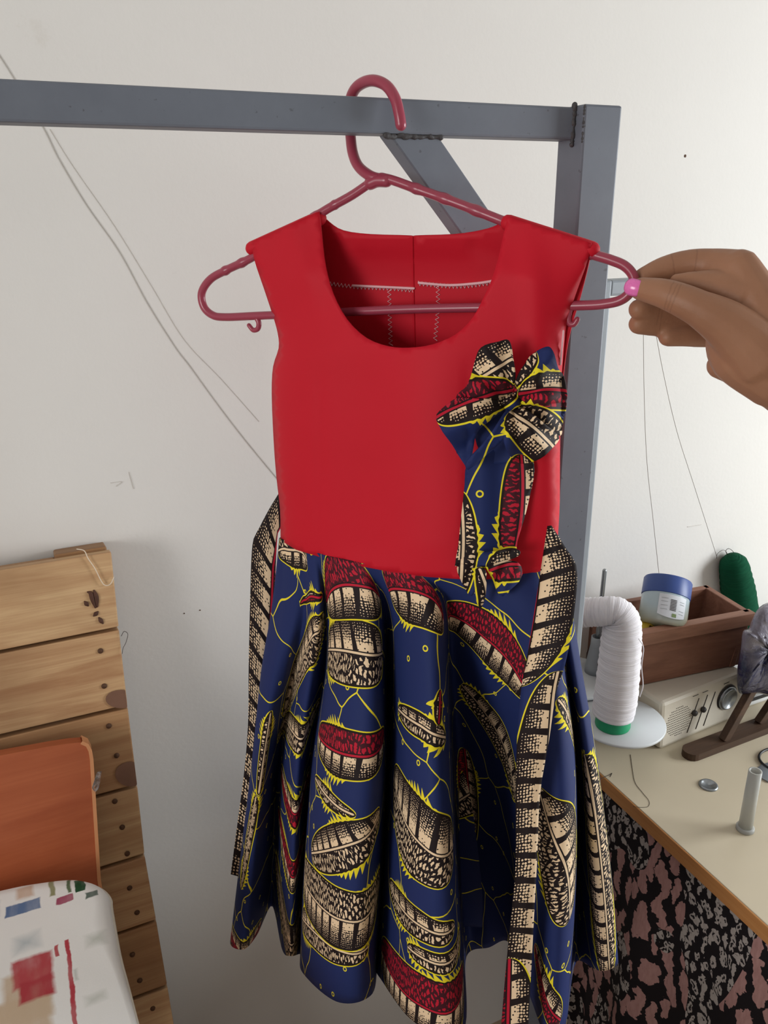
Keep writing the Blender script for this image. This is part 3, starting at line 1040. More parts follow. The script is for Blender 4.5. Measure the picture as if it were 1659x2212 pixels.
FE = [  # base px, tip px, extension, half width m, bend, red, side of the stripes
    ((580, 1560), (562, 1700), .2, .009, 0, 0, 1),
    ((548, 1760), (526, 1880), .3, .012, 0, 0, 1),
    ((508, 2030), (540, 2036), .8, .022, 0, 1, 1),
    ((622, 1200), (660, 1205), .4, .020, .004, 0, -1),
    ((668, 1400), (632, 1500), .45, .034, -.006, 0, -1),
    ((622, 1560), (650, 1600), .6, .022, 0, 0, 1),
    ((618, 1722), (650, 1728), 1., .020, 0, 1, 1),
    ((616, 1842), (648, 1846), 1., .024, 0, 1, -1),
    ((614, 1985), (646, 1990), 1., .032, 0, 0, 1),
    ((652, 1302), (692, 1286), .1, .007, 0, 1, 1),
    ((690, 1690), (742, 1752), .2, .010, 0, 0, 1),
    ((655, 1985), (785, 2062), .05, .022, .004, 0, 1),
    ((662, 1892), (806, 1948), .25, .038, -.006, 0, -1),
    ((682, 1838), (812, 1772), .10, .026, -.004, 0, 1),
    ((700, 1598), (815, 1604), .3, .026, -.004, 1, -1),
    ((716, 1410), (815, 1420), .35, .034, .004, 0, 1),
    ((872, 1545), (950, 1592), .2, .013, .003, 0, 1),
    ((945, 1560), (950, 1500), .1, .007, 0, 1, 1),
    ((850, 1930), (962, 2020), .15, .019, -.004, 0, 1),
    ((905, 2058), (995, 2036), .3, .013, -.004, 0, 1),
    ((842, 2082), (988, 2150), .35, .040, -.008, 1, -1),
    ((862, 1716), (965, 1838), .3, .043, -.010, 0, 1),
    ((1006, 1640), (1022, 1800), .1, .020, 0, 1, 1),
    ((1035, 1530), (1105, 1660), .35, .032, .006, 0, 1),
    ((1172, 1740), (1226, 1960), .2, .038, .006, 0, 1),
    ((1168, 2070), (1196, 2190), .3, .022, 0, 1, 1),
    ((1215, 1520), (1240, 1600), .2, .012, 0, 0, 1),
    ((1272, 1700), (1312, 2060), .15, .026, .004, 0, -1),
    ((985, 1340), (1118, 1462), .25, .034, .010, 1, -1),
    ((862, 1288), (944, 1316), .45, .032, .006, 1, -1),
    ((716, 1290), (808, 1282), .40, .032, .004, 1, -1),
]
feats = []
for (b, tp, ext, w, bend, red, side) in FE:
    ub, ut = cloth_uv(*b), cloth_uv(*tp)
    v = ut - ub
    ub = ub - v * ext
    L = np.linalg.norm(v) * (1 + 2 * ext)
    feats.append((ub[0], ub[1], math.atan2(v[1], v[0]), L, w, bend * (1 + ext), red, side))
# the print goes on round the back of the skirt
k = 0
for ph in np.arange(phi[NB * KC], phi[-1], .5):
    for rr_ in (.27, .43, .6):
        feats.insert(0, (rr_ * math.sin(ph), -rr_ * math.cos(ph), .5 + k * 1.3, .2, .032, .01, k % 3 == 0, 1))
        k += 1
PRINT = print_material('feather_print_cotton', feats)
sk = mesh('skirt', V, Fc, PRINT, dress, True, UV)
solid(sk, .0011, -1)

# ---- sashes
def ribbon(name, left, right, nfn, mat, parent, cols_=8, fold=.004, n_pts=60):
    Lc, Rc = spline(left, 10), spline(right, 10)
    def rs(c):
        d = np.concatenate([[0], np.cumsum(np.linalg.norm(np.diff(c[:, :2], axis=0), axis=1))])
        s = np.linspace(0, d[-1], n_pts)
        return np.stack([np.interp(s, d, c[:, 0]), np.interp(s, d, c[:, 1])], axis=1), s
    A_, sa = rs(Lc)
    B_, sb = rs(Rc)
    V, UVs = [], []
    for i in range(n_pts):
        for k in range(cols_ + 1):
            f = k / cols_
            p = A_[i] * (1 - f) + B_[i] * f
            V.append(dp(p[0], p[1], nfn(i / (n_pts - 1), f) + fold * math.sin(math.pi * f)))
            wpx = np.linalg.norm(B_[i] - A_[i])
            UVs.append(((f - .5) * max(wpx, 12) * .00038, -(sa[i] + sb[i]) / 2 * .00038))
    Fc = [(i * (cols_ + 1) + k, i * (cols_ + 1) + k + 1, (i + 1) * (cols_ + 1) + k + 1, (i + 1) * (cols_ + 1) + k) for i in range(n_pts - 1) for k in range(cols_)]
    o = mesh(name, V, Fc, mat, parent, True, UVs)
    solid(o, .0013)
    return o


SASH = print_material('feather_print_sash', [(-.019, .02, -math.pi / 2, .155, .036, .002, 1, 1), (.012, -.125, -math.pi / 2, .30, .034, .003, 0, -1), (-.008, -.36, -math.pi / 2 + .02, .26, .03, .002, 1, 1)], True)
ribbon('sash', [(1184, 1136), (1174, 1200), (1160, 1290), (1143, 1400), (1126, 1495), (1117, 1615), (1115, 1750), (1114, 1880), (1104, 1985), (1093, 2100), (1084, 2212), (1078, 2300)],
       [(1190, 1136), (1222, 1185), (1246, 1228), (1240, 1325), (1222, 1430), (1201, 1495), (1186, 1595), (1166, 1715), (1160, 1850), (1154, 1960), (1148, 2080), (1141, 2212), (1138, 2300)],
       lambda s, f: .034 + .035 * min(1, s / .3) + .012 * min(1, s / .8) + .003 * math.sin(s * 21), SASH, dress)
SASH2 = print_material('feather_print_sash_left', [(.012, .06, -math.pi / 2, .42, .034, .0, 1, -1)], True)
ribbon('sash', [(604, 1064), (582, 1100), (560, 1142), (546, 1178), (541, 1300), (538, 1440), (537, 1550), (530, 1650), (516, 1760), (499, 1888)],
       [(609, 1128), (607, 1138), (603, 1146), (598, 1165), (592, 1300), (578, 1430), (568, 1550), (557, 1650), (545, 1770), (528, 1896)],
       lambda s, f: -.012 - .022 * min(1, s / .3) - .01 * f, SASH2, dress)

# ---- bow
BOWF = [(b[0] * .00037 + 5, -b[1] * .00037, a, L, w, .004, r, sd) for b, a, L, w, r, sd in (
    ((985, 862), .55, .075, .022, 0, 1), ((940, 905), .35, .07, .016, 1, -1), ((1120, 850), -.05, .06, .016, 1, 1),
    ((1100, 890), -.75, .06, .02, 0, -1), ((1125, 980), -1.65, .09, .018, 1, 1), ((994, 1060), -1.6, .09, .012, 0, -1), ((1050, 1235), .1, .04, .014, 1, 1), ((1036, 1225), -1.5, .04, .008, 0, 1))]
BOW = print_material('feather_print_bow', BOWF, True, 2.4)


def bow_fn(cx, cy, lift, rise, pleat, ph=0.):
    def f(x, y):
        d = math.hypot(x - cx, y - cy)
        a = math.atan2(y - cy, x - cx)
        g = min(1., d / 110)
        return dp(x, y, front_n(min(x, 1212), min(y, 1235)) + lift + rise * math.sin(g * math.pi * .75) + pleat * math.sin(a * 9 + ph) * g)
    return f


def bowpiece(name, pts, fn, parent):
    P = [tuple(p) for p in spline(pts, 4, True)]
    B = P
    o = sheet(name, B, fn, BOW, parent, 7, uvs=.00037, uvoff=(5, 0), thick=.0016)
    # photo y grows downward: flip v so the print hangs the right way up
    n = len(o.data.loops)
    a = np.empty(n * 2, dtype=np.float32)
    o.data.uv_layers[0].data.foreach_get('uv', a)
    a[1::2] *= -1
    o.data.uv_layers[0].data.foreach_set('uv', a)
    return o


KX, KY = 1106, 872
kn_pts = spline([(1094, 858), (1106, 852), (1120, 856), (1124, 872), (1118, 890), (1104, 894), (1092, 886), (1088, 872)], 3, True)
knot = bowpiece('bow', [(1092, 856), (1106, 850), (1121, 856), (1126, 873), (1119, 891), (1104, 896), (1091, 888), (1086, 872)],
                lambda x, y: dp(x, y, front_n(x, y) + .018 + .012 * max(0, 1 - ((x - KX) ** 2 + (y - KY) ** 2) / 500.)), dress)
bowpiece('loop', [(1030, 890), (1070, 872), (1120, 872), (1160, 890), (1176, 940), (1150, 990), (1100, 998), (1060, 1000), (1030, 960)], bow_fn(KX, KY, .004, .012, .002, 6.), knot)
bowpiece('tail', [(1009, 1006), (1040, 985), (1076, 965), (1106, 980), (1153, 1000), (1141, 1082), (1117, 1170), (1112, 1200), (1053, 1206), (990, 1222), (984, 1214), (991, 1170), (1003, 1053)],
         lambda x, y: dp(x, y, front_n(x, min(y, 1235)) + .006 + .006 * math.sin(min(1, max(0, (x - 985) / 150)) * math.pi) + .002 * math.sin(x * .08)), knot)
bowpiece('loop', [(1098, 735), (1076, 738), (1040, 750), (1026, 782), (1012, 829), (985, 859), (1030, 866), (1080, 868), (1100, 862), (1112, 822), (1106, 765)], bow_fn(KX, KY, .008, .028, .006, 1.), knot)
bowpiece('loop', [(944, 896), (985, 862), (1030, 862), (1082, 866), (1092, 882), (1060, 905), (1030, 935), (1012, 1006), (995, 990), (975, 958), (952, 925)], bow_fn(KX, KY, .010, .026, .006, 2.), knot)
bowpiece('loop', [(1112, 850), (1118, 815), (1144, 772), (1180, 750), (1194, 759), (1204, 794), (1217, 812), (1223, 838), (1221, 866), (1170, 872), (1123, 878)], bow_fn(KX, KY, .010, .028, .006, 3.), knot)
bowpiece('loop', [(1118, 870), (1160, 868), (1221, 862), (1215, 915), (1209, 940), (1182, 930), (1140, 898)], bow_fn(KX, KY, .007, .018, .002, 4.), knot)
bowpiece('loop', [(1100, 880), (1135, 886), (1170, 912), (1206, 942), (1190, 970), (1160, 994), (1117, 1000), (1092, 965), (1090, 925)], bow_fn(KX, KY, .014, .028, .006, 5.), knot)
bowpiece('streamer', [(1096, 884), (1108, 900), (1098, 930), (1082, 955), (1050, 982), (1012, 1014), (1008, 996), (1040, 962), (1068, 925)], bow_fn(KX, KY, .018, .022, .002), knot)
fb = lambda lift: (lambda x, y: dp(x, y, waist_n(x) + lift + .008 * math.exp(-((x - 1050) ** 2 + (y - 1222) ** 2) / 1500.) + .003 * math.sin(x * .11 + y * .05)))
bowpiece('loop', [(990, 1222), (1020, 1212), (1048, 1214), (1042, 1240), (1030, 1265), (1018, 1287), (1006, 1272), (994, 1250)], fb(.012), knot)
bowpiece('loop', [(1048, 1216), (1080, 1212), (1117, 1214), (1127, 1234), (1120, 1255), (1100, 1274), (1082, 1287), (1064, 1252)], fb(.014), knot)
bowpiece('tail_end', [(1036, 1222), (1050, 1240), (1048, 1284), (1040, 1310), (1032, 1306), (1026, 1278), (1030, 1245)], fb(.018), knot)
bowpiece('fold', [(990, 1214), (1020, 1196), (1060, 1192), (1114, 1186), (1120, 1200), (1080, 1216), (1048, 1222), (1010, 1220)], fb(.020), knot)

# ------------------------------------------------------------------ hand
t = NT('brown_skin', .5, .35)
co = t.coord()
sk1, sk2 = t.noise(co, 28, 4), t.noise(co, 700, 2)
t.b.inputs['Subsurface Weight'].default_value = .06
t.b.inputs['Subsurface Radius'].default_value = (.006, .003, .002)
t.bump(t.ma('ADD', sk2, t.ma('MULTIPLY', t.noise(co, 160, 3), 1.5)), .14, .0009)
sc_ = t.mix(sk1, srgb(142, 100, 76), srgb(170, 124, 96))
crs = None
for (pa, pb, rr_) in (((1470, 571, -.014), (1440, 578, -.012), .013), ((1520, 574, -.016), (1485, 572, -.014), .014), ((1436, 703, -.022), (1416, 703, -.020), .011),
                      ((1455, 641, .026), (1435, 636, .026), .010), ((1470, 648, .027), (1449, 641, .027), .010), ((1463, 645, .027), (1442, 638, .027), .009), ((1436, 674, -.018), (1412, 672, -.016), .010)):
    A_, B_p = dp(*pa), dp(*pb)                     # creases across the finger joints
    ctr_, ax_ = (A_ + B_p) / 2, nrm(B_p - A_)
    v_ = t.n('ShaderNodeVectorMath', operation='SUBTRACT'); t.put(v_.inputs[0], co); v_.inputs[1].default_value = tuple(ctr_)
    d_ = t.n('ShaderNodeVectorMath', operation='DOT_PRODUCT'); t.put(d_.inputs[0], v_.outputs[0]); d_.inputs[1].default_value = tuple(ax_)
    l_ = t.n('ShaderNodeVectorMath', operation='LENGTH'); t.put(l_.inputs[0], v_.outputs[0])
    dw = t.ma('ADD', d_.outputs['Value'], t.ma('MULTIPLY', t.ma('SUBTRACT', t.noise(co, 220, 2), .5), .0016))
    k_ = t.ma('MULTIPLY_ADD', t.ma('ABSOLUTE', dw), -1 / .0009, 1., clamp=True)
    k_ = t.ma('MULTIPLY', k_, t.ma('LESS_THAN', l_.outputs['Value'], rr_))
    crs = k_ if crs is None else t.ma('MAXIMUM', crs, k_)
sc_ = t.mix(t.ma('MULTIPLY', crs, .26), sc_, srgb(86, 54, 40))
SKIN = t.col(sc_)
NAILP = plain('pink_nail_polish', srgb(238, 120, 190), .18, .6, var=.08, scale=900)
person = thing('person', 'bare brown arm and hand pinching the end of the red hanger, thumbnail painted pink', 'person', dp(1700, 830))


def hp(px, py, n): return dp(px, py, n)


chains = [   # (points (px,py,n), radii)
    # index: from knuckle to the tip behind the hanger
    ([(1592, 585, -.020), (1530, 572, -.026), (1478, 571, -.024), (1430, 582, -.018), (1388, 600, -.010)], [.0150, .0116, .0100, .0088, .0072]),
    # thumb in front
    ([(1640, 770, .004), (1575, 706, .014), (1505, 664, .022), (1440, 636, .020), (1385, 624, .0125)], [.0230, .0170, .0122, .0104, .0082]),
    # middle
    ([(1608, 630, -.034), (1530, 650, -.046), (1470, 672, -.040), (1420, 674, -.026), (1380, 668, -.012)], [.0150, .0112, .0100, .0090, .0078]),
    # ring
    ([(1618, 670, -.040), (1545, 690, -.052), (1480, 700, -.044), (1428, 702, -.030), (1380, 700, -.018)], [.0145, .0108, .0096, .0088, .0078]),
    # little
    ([(1626, 710, -.040), (1570, 722, -.052), (1520, 726, -.044), (1480, 726, -.034), (1443, 728, -.026)], [.0135, .0096, .0086, .0080, .0072]),
    # back of the hand, palm and heel
    ([(1596, 585, -.018), (1640, 680, -.012), (1690, 800, -.004)], [.0150, .0205, .0240]),
    ([(1612, 640, -.032), (1650, 720, -.022), (1700, 810, -.008)], [.0165, .0210, .0240]),
    ([(1625, 705, -.038), (1640, 760, -.026), (1700, 815, -.010)], [.0150, .0210, .0240]),
    ([(1570, 700, .004), (1600, 760, .000), (1680, 810, -.004)], [.0150, .0225, .0245]),
    ([(1556, 790, -.014), (1610, 800, -.012), (1690, 818, -.008)], [.0098, .0140, .0220]),
    # web between thumb and index
    ([(1462, 606, .000), (1500, 612, -.004), (1545, 622, -.008), (1590, 640, -.012)], [.0050, .0088, .0130, .0180]),
    # wrist and forearm
    ([(1660, 785, -.008), (1720, 835, -.008), (1830, 915, -.010), (2000, 1030, -.02), (2200, 1150, -.03)], [.0245, .0240, .0260, .0320, .0380]),
]
V, Fc = [], []
for pts, rr in chains:
    P = spline([hp(*p) for p in pts], 6)
    R_ = np.interp(np.linspace(0, len(rr) - 1, len(P)), range(len(rr)), rr)
    v, f = tube_geo(P, R_, 14, True)
    k = len(V)
    V += list(v)
    Fc += [tuple(k + i for i in q) for q in f]
hand = mesh('arm_and_hand', V, Fc, SKIN, person)
rm = hand.modifiers.new('one_surface', 'REMESH')
rm.mode = 'VOXEL'
rm.voxel_size = .0013
rm.use_smooth_shade = True
sm = hand.modifiers.new('soften', 'SMOOTH')
sm.factor = .5
sm.iterations = 7
# painted thumbnail
nc_ = dp(1369, 621, .0185)
tdir = nrm(dp(1369, 621, .0185) - dp(1410, 630, .02))
nout = nrm(CAM - nc_)
sidev = nrm(np.cross(tdir, nout))
nout = np.cross(sidev, tdir)
V, Fc = [], []
for i in range(9):
    for k in range(9):
        a, b = (i / 8 - .5) * 2, (k / 8 - .5) * 2
        wd = .0056 * math.sqrt(max(0, 1 - abs(a) ** 3.2 * .8))
        V.append(nc_ + tdir * a * .0062 + sidev * b * wd + nout * (.0022 * (1 - b * b) - .0012 * a * a + .0002))
Fc = [(i * 9 + k, i * 9 + k + 1, (i + 1) * 9 + k + 1, (i + 1) * 9 + k) for i in range(8) for k in range(8)]
tn = mesh('thumbnail', V, Fc, NAILP, person)
solid(tn, .0012)
tag(tn, 'pink painted thumbnail')

# ------------------------------------------------------------------ sewing table
LAM = plain('cream_laminate', srgb(196, 184, 160), .42, .4, var=.03, scale=15)
EDGE = wood('table_edge_strip', srgb(196, 142, 88), srgb(176, 118, 66), 'Y', 1., .45)
BLACKP = plain('black_plastic', srgb(30, 30, 32), .4)
TX = onz(1480, 1840, TABLE)[0]
tb = thing('sewing_table', 'cream laminate sewing table with a brown edge strip against the wall', 'table', (TX + .6, .5, 0))
box('table_top', (TX + .0025, .02, TABLE - .022), (TX + 1.2, WALL - .002, TABLE), LAM, tb, .0008)
box('edge_strip', (TX, .02, TABLE - .024), (TX + .0026, WALL - .002, TABLE - .0006), EDGE, tb, .0008)
for lx, ly in ((TX + .10, .12), (TX + .10, .90), (TX + 1.15, .12), (TX + 1.15, .90)):
    box('leg', (lx - .02, ly - .02, 0), (lx + .02, ly + .02, TABLE - .0215), STEEL, tb, .002)

# printed cloth hanging from the table's side
t = NT('spotted_print_cloth', .75, .2)
uv = t.coord('UV')
nz = t.n('ShaderNodeTexNoise'); t.put(nz.inputs['Vector'], uv); nz.inputs['Scale'].default_value = 26.
nz2 = t.n('ShaderNodeTexNoise'); t.put(nz2.inputs['Vector'], uv); nz2.inputs['Scale'].default_value = 120.; nz2.inputs['Detail'].default_value = 3.
wv0 = t.n('ShaderNodeVectorMath', operation='MULTIPLY_ADD')
t.put(wv0.inputs[0], nz2.outputs['Color']); wv0.inputs[1].default_value = (.014, .014, 0); t.put(wv0.inputs[2], uv)
wv = t.n('ShaderNodeVectorMath', operation='MULTIPLY_ADD')
t.put(wv.inputs[0], nz.outputs['Color']); wv.inputs[1].default_value = (.030, .030, 0); t.put(wv.inputs[2], wv0.outputs[0])
big = t.vor(t.mapping(wv.outputs[0], rot=(0, 0, .45), scale=(44, 20, 1)), 1., 'F1')
bm_ = t.ma('LESS_THAN', big, .41)
sm_ = t.vor(t.mapping(wv.outputs[0], rot=(0, 0, .3), scale=(85, 48, 1)), 1., 'F1')
rg = t.ma('MULTIPLY', t.ma('LESS_THAN', sm_, .38), t.ma('GREATER_THAN', sm_, t.ma('MULTIPLY', t.ma('GREATER_THAN', t.noise(uv, 60, 1), .5), .16)))
zone = t.ma('GREATER_THAN', t.noise(t.mapping(uv, scale=(1, .6, 1)), 7.5, 1), .5)
pk = t.mix(t.noise(t.mapping(uv, scale=(200, 60, 1)), 1., 3), srgb(146, 106, 104), srgb(190, 150, 144))
gy = t.mix(t.noise(uv, 120, 3), srgb(150, 142, 138), srgb(186, 178, 172))
c = t.mix(t.ma('MULTIPLY', bm_, zone), srgb(26, 22, 26), pk)
c = t.mix(t.ma('MULTIPLY', rg, t.ma('SUBTRACT', 1., zone)), c, gy)
SPOT = t.col(c)
V, UVs = [], []
ny_, nz_ = 120, 40
yy = np.linspace(.1, .985, ny_)
for i in range(nz_):
    f = i / (nz_ - 1)
    z = TABLE - .0235 - f * (TABLE - .03)
    for j, y in enumerate(yy):
        a = .003 + .016 * min(1, f * 1.6)
        V.append((TX + .012 + a * (math.sin(y * 34 + .4 * math.sin(f * 3)) * .7 + .3 * math.sin(y * 71 + 1)) - .02 * f, y, z))
        UVs.append((y * 1.15, -f * (TABLE - .03)))
Fc = [(i * ny_ + j, i * ny_ + j + 1, (i + 1) * ny_ + j + 1, (i + 1) * ny_ + j) for i in range(nz_ - 1) for j in range(ny_ - 1)]
cl = solid(mesh('hanging_cloth', V, Fc, SPOT, None, True, UVs), .0012)
tag(cl, 'black cloth with dusty pink and grey spots hanging from the table side', 'cloth')

# thread stand: two spool discs with holders on a base
SZ = TABLE + .070
WHITEP = plain('white_plastic', srgb(206, 210, 212), .4, .4, var=.02)
GREYP = plain('grey_plastic', srgb(150, 156, 160), .4, .4, var=.03)
CHROME = plain('steel_rod', srgb(150, 155, 158), .3, .5, metal=.8)
dc = onz(1340, 1556, SZ)
dc2 = onz(1236, 1462, SZ + .006)
st = thing('thread_stand', 'white two-spool thread stand with round discs and steel rods on the table corner', 'thread stand', (dc2[0], dc2[1], TABLE))
RDISC = np.linalg.norm(onz(1240, 1556, SZ) - onz(1445, 1556, SZ)) / 2 * .93
for c_ in (dc, dc2):
    lathe('spool_disc', [(0, -.004), (RDISC - .003, -.004), (RDISC, -.0025), (RDISC, .0), (RDISC - .001, .0012), (0, .0012)], c_, WHITEP, st, 64)
lathe('pedestal', [(.020, TABLE - dc2[2]), (.018, TABLE - dc2[2] + .008), (.011, -.03), (.011, -.0042)], dc2, GREYP, st, 24)
tube('arm_bar', [dc + np.array((0, 0, -.0075)), dc2 + np.array((0, 0, -.0135))], .0042, GREYP, st, 12)
hb = onz(1272, 1446, SZ + .0072)
# spool holder seen beside the white thread
hbase = onz(1284, 1450, SZ + .0075)
hz = on(1284, 1374, hbase, (hbase - CAM) * np.array((1, 1, 0)))[2] - hbase[2]
lathe('spool_holder', [(.0165, 0), (.0155, hz * .2), (.0105, hz * .75), (.0098, hz), (.0082, hz), (.0080, hz - .006), (0, hz - .006)], hbase, GREYP, st, 32)
rz = on(1306, 1233, hbase, (hbase - CAM) * np.array((1, 1, 0)))
tube('spindle_rod', [hbase + np.array((0, 0, hz - .008)), np.array((rz[0], rz[1], rz[2]))], .0036, CHROME, st, 12)
lathe('spool_holder', [(.012, 0.0013), (.008, .05), (.006, .12)], dc, GREYP, st, 24)

# cone of white thread, its loose top bent over
sp = thing('thread_cone', 'large cone of white sewing thread with its top bent over, green base on disc', 'thread', onz(1322, 1578, SZ + .0012))
cb = onz(1323, 1566, SZ + .0014)
facing = (cb - CAM) * np.array((1, 1, 0))
pl = lambda px, py, k=0.: on(px, py, cb + nrm(facing) * k, facing)
sc = np.linalg.norm(pl(1400, 1450) - pl(1300, 1450)) / 100
GREENC = plain('green_cone', srgb(24, 150, 100), .5)
t = NT('white_thread_winding', .8, .15)
uv = t.coord('UV')
_, vv_, _ = t.sep(uv)
wn = t.noise(t.mapping(uv, scale=(3, 220, 1)), 1., 4)
t.bump(wn, .8, .002)
TH = t.col(t.mix(wn, srgb(226, 222, 228), srgb(248, 246, 250)))
gax = nrm(pl(1333, 1400) - pl(1326, 1575))
lathe('green_base', [(39 * sc, 0), (40 * sc, .002), (38.5 * sc, .016), (37 * sc, .034)], cb, GREENC, sp, 40)
path = spline([pl(1324, 1541), pl(1331, 1500), pl(1337, 1440), pl(1342, 1385), pl(1344, 1345), pl(1334, 1325, .0), pl(1312, 1321, .0), pl(1286, 1322, .003), pl(1260, 1323, .006), pl(1240, 1326, .008)], 12)
rads = np.interp(np.linspace(0, 9, len(path)), range(10), [47 * sc, 48 * sc, 46 * sc, 44 * sc, 40 * sc, 35 * sc, 33 * sc, 32 * sc, 33 * sc, 30 * sc])
rads = rads + np.array([.0006 * math.sin(i * 2.3) + .0004 * math.sin(i * 5.1) for i in range(len(rads))])
rads[-5:] *= np.array((.98, .9, .72, .45, .1))
V, Fc = tube_geo(path, rads, 36, False)
nring = len(V) // 36
UVs = [(k / 36., i / nring) for i in range(nring) for k in range(36)]
mesh('thread_winding', V, Fc, TH, sp, True, UVs)
tube('loose_strand', spline([pl(1380, 1380, -.024), pl(1390, 1400, -.02), pl(1386, 1440, -.02), pl(1389, 1480, -.02), pl(1382, 1505, -.02)], 6), .0007, TH, sp, 6)

# radio
RAD = plain('ivory_radio_case', srgb(212, 204, 188), .45, .4, var=.04, scale=20)
DARKP = plain('dark_print', srgb(52, 48, 46), .5)
r0, r1 = onz(1425, 1621, TABLE), onz(1590, 1550, TABLE)
ra = math.atan2(r1[1] - r0[1], r1[0] - r0[0])
rl = np.linalg.norm(r1 - r0) + .012
RH = .083
ux, uy = np.array((math.cos(ra), math.sin(ra), 0)), np.array((-math.sin(ra), math.cos(ra), 0))
rdio = thing('radio', 'small ivory radio with dotted speaker grille and round dial under the brown box', 'radio', r0 + ux * rl / 2 + uy * .07)
rp_ = lambda a, b, h: r0 + ux * a + uy * b + np.array((0, 0, h))
hexa('case', [rp_(0, 0, 0), rp_(rl, 0, 0), rp_(rl, .15, 0), rp_(0, .15, 0), rp_(0, .006, RH), rp_(rl, .006, RH), rp_(rl, .15, RH), rp_(0, .15, RH)], RAD, rdio, .006)
face = lambda a, h, out=0.: rp_(a, .006 * h / RH - out, h)
V, Fc = [], []
for i in range(17):
    for k in range(13):
        a, h = .012 + i * .0034, .016 + k * .0040
        if ((i - 8) / 8.4) ** 2 + ((k - 6) / 6.4) ** 2 > 1: continue
        b = len(V)
        for q in range(6):
            an = q * math.pi / 3
            V.append(face(a + .0009 * math.cos(an), h + .0009 * math.sin(an), .0004))
        Fc.append(tuple(b + q for q in range(6)))
mesh('speaker_grille', V, Fc, DARKP, rdio, False)['kind'] = 'stuff'
fn_ = -uy
lathe('tuning_dial', [(.0205, 0), (.021, .003), (.0185, .006), (.017, .0065), (.0165, .005), (0, .0055)], face(rl - .040, .046), CHROME, rdio, 36, fn_)
lathe('dial_ring', [(.0235, -.0005), (.0235, .0008), (.021, .0012)], face(rl - .040, .046), DARKP, rdio, 36, fn_)
for a in (.072, .092):
    lathe('knob', [(.0045, 0), (.005, .003), (.004, .0055), (0, .006)], face(a, .044), DARKP, rdio, 18, fn_)
    tube('scale_mark', [face(a - .012, .012, .0004), face(a + .010, .066, .0004)], .0007, DARKP, rdio, 6)
tube('scale_mark', [face(.098, .012, .0004), face(.120, .066, .0004)], .0007, DARKP, rdio, 6)
for a in (.068, .09, rl - .05):
    tube('scale_mark', [face(a, .074, .0004), face(a + .012, .074, .0004)], .0005, DARKP, rdio, 6)

# brown box on the radio
BROWN = wood('brown_varnished_wood', srgb(146, 102, 82), srgb(120, 80, 64), 'X', 1., .5)
BROWN_RIM = wood('brown_rim_wood', srgb(160, 116, 94), srgb(126, 88, 70), 'X', 1., .5)
RIMZ = TABLE + .184
BZ = TABLE + RH + .001
bfr, bbr, bfl = onz(1630, 1322, RIMZ), onz(1483, 1271, RIMZ), onz(1385, 1368, RIMZ)
ba = math.atan2((bfr - bfl)[1], (bfr - bfl)[0])
bu = np.array((math.cos(ba), math.sin(ba), 0)); bv = np.array((-bu[1], bu[0], 0))
bd = min((bbr - bfr).dot(bv), .125)
bl = .236
bx = thing('wooden_box', 'open brown wooden box with a raised rim sitting on the radio', 'box', bfr - bu * bl / 2 + bv * bd / 2 + np.array((0, 0, BZ - RIMZ)))
B_ = lambda a, b, z: np.array((*(bfr - bu * a + bv * b)[:2], z))
th = .011
tp_ = .012                                             # the box narrows downward


def wallpiece(name, a0, b0, a1, b1, mat, z0, z1, ta=0., tb_=0.):
    lo = [B_(a0 + ta, b0 + tb_, z0), B_(a1 + ta, b0 + tb_, z0), B_(a1 + ta, b1 + tb_, z0), B_(a0 + ta, b1 + tb_, z0)]
    hi = [B_(a0, b0, z1), B_(a1, b0, z1), B_(a1, b1, z1), B_(a0, b1, z1)]
    hexa(name, lo + hi, mat, bx, .0012)


wallpiece('front_panel', .006, .002, bl, .002 + th, BROWN, BZ, RIMZ - .022, .0, .004)
wallpiece('back_panel', .006, bd - th, bl, bd, BROWN, BZ, RIMZ)
wallpiece('side_panel', .004, .004, .004 + th, bd, BROWN, BZ, RIMZ, .014)
wallpiece('side_panel', bl - th, .004, bl, bd, BROWN, BZ, RIMZ)
wallpiece('front_rim', 0, -.003, bl, .013, BROWN_RIM, RIMZ - .0225, RIMZ)
wallpiece('base_panel', .012, .008, bl, bd, BROWN, BZ - .001, BZ + .007)

# jar of jelly in the box
JARB = plain('blue_lid', srgb(52, 76, 140), .4, .4, var=.05)
t = NT('cloudy_jar', .22, .5)
t.b.inputs['Transmission Weight'].default_value = .25
_, _, gz = t.sep(t.coord('Generated'))
JAR = t.col(t.mix(t.ma('MULTIPLY_ADD', gz, 1.6, -.2, clamp=True), srgb(206, 192, 132), srgb(188, 206, 214)))
LABEL = plain('jar_label', srgb(214, 218, 224), .5)
jm = B_(.15, bd * .48, RIMZ)
fcj = (jm - CAM) * np.array((1, 1, 0))
jm = on(1436, 1303, jm, fcj)
jr = np.linalg.norm(on(1383, 1303, jm, fcj) - on(1489, 1303, jm, fcj)) / 2
tcam = -nrm(fcj)
jax = nrm(np.array((.05, 0, 1)) - tcam * .78)
jh = .078
jc = jm - jax * jh * .50
jar = thing('jelly_jar', 'round cloudy jar with blue lid and barcode label propped in the brown box', 'jar', jc)
lathe('jar_body', [(0, 0), (jr * .82, 0), (jr * .95, .004), (jr, .02), (jr * .99, jh * .62), (jr * .9, jh * .68), (0, jh * .68)], jc, JAR, jar, 48, jax)
lid = lathe('jar_lid', [(jr * .99, jh * .62), (jr * 1.015, jh * .63), (jr * 1.01, jh * .97), (jr * .97, jh), (0, jh)], jc, JARB, jar, 48, jax)
sharp(lid)
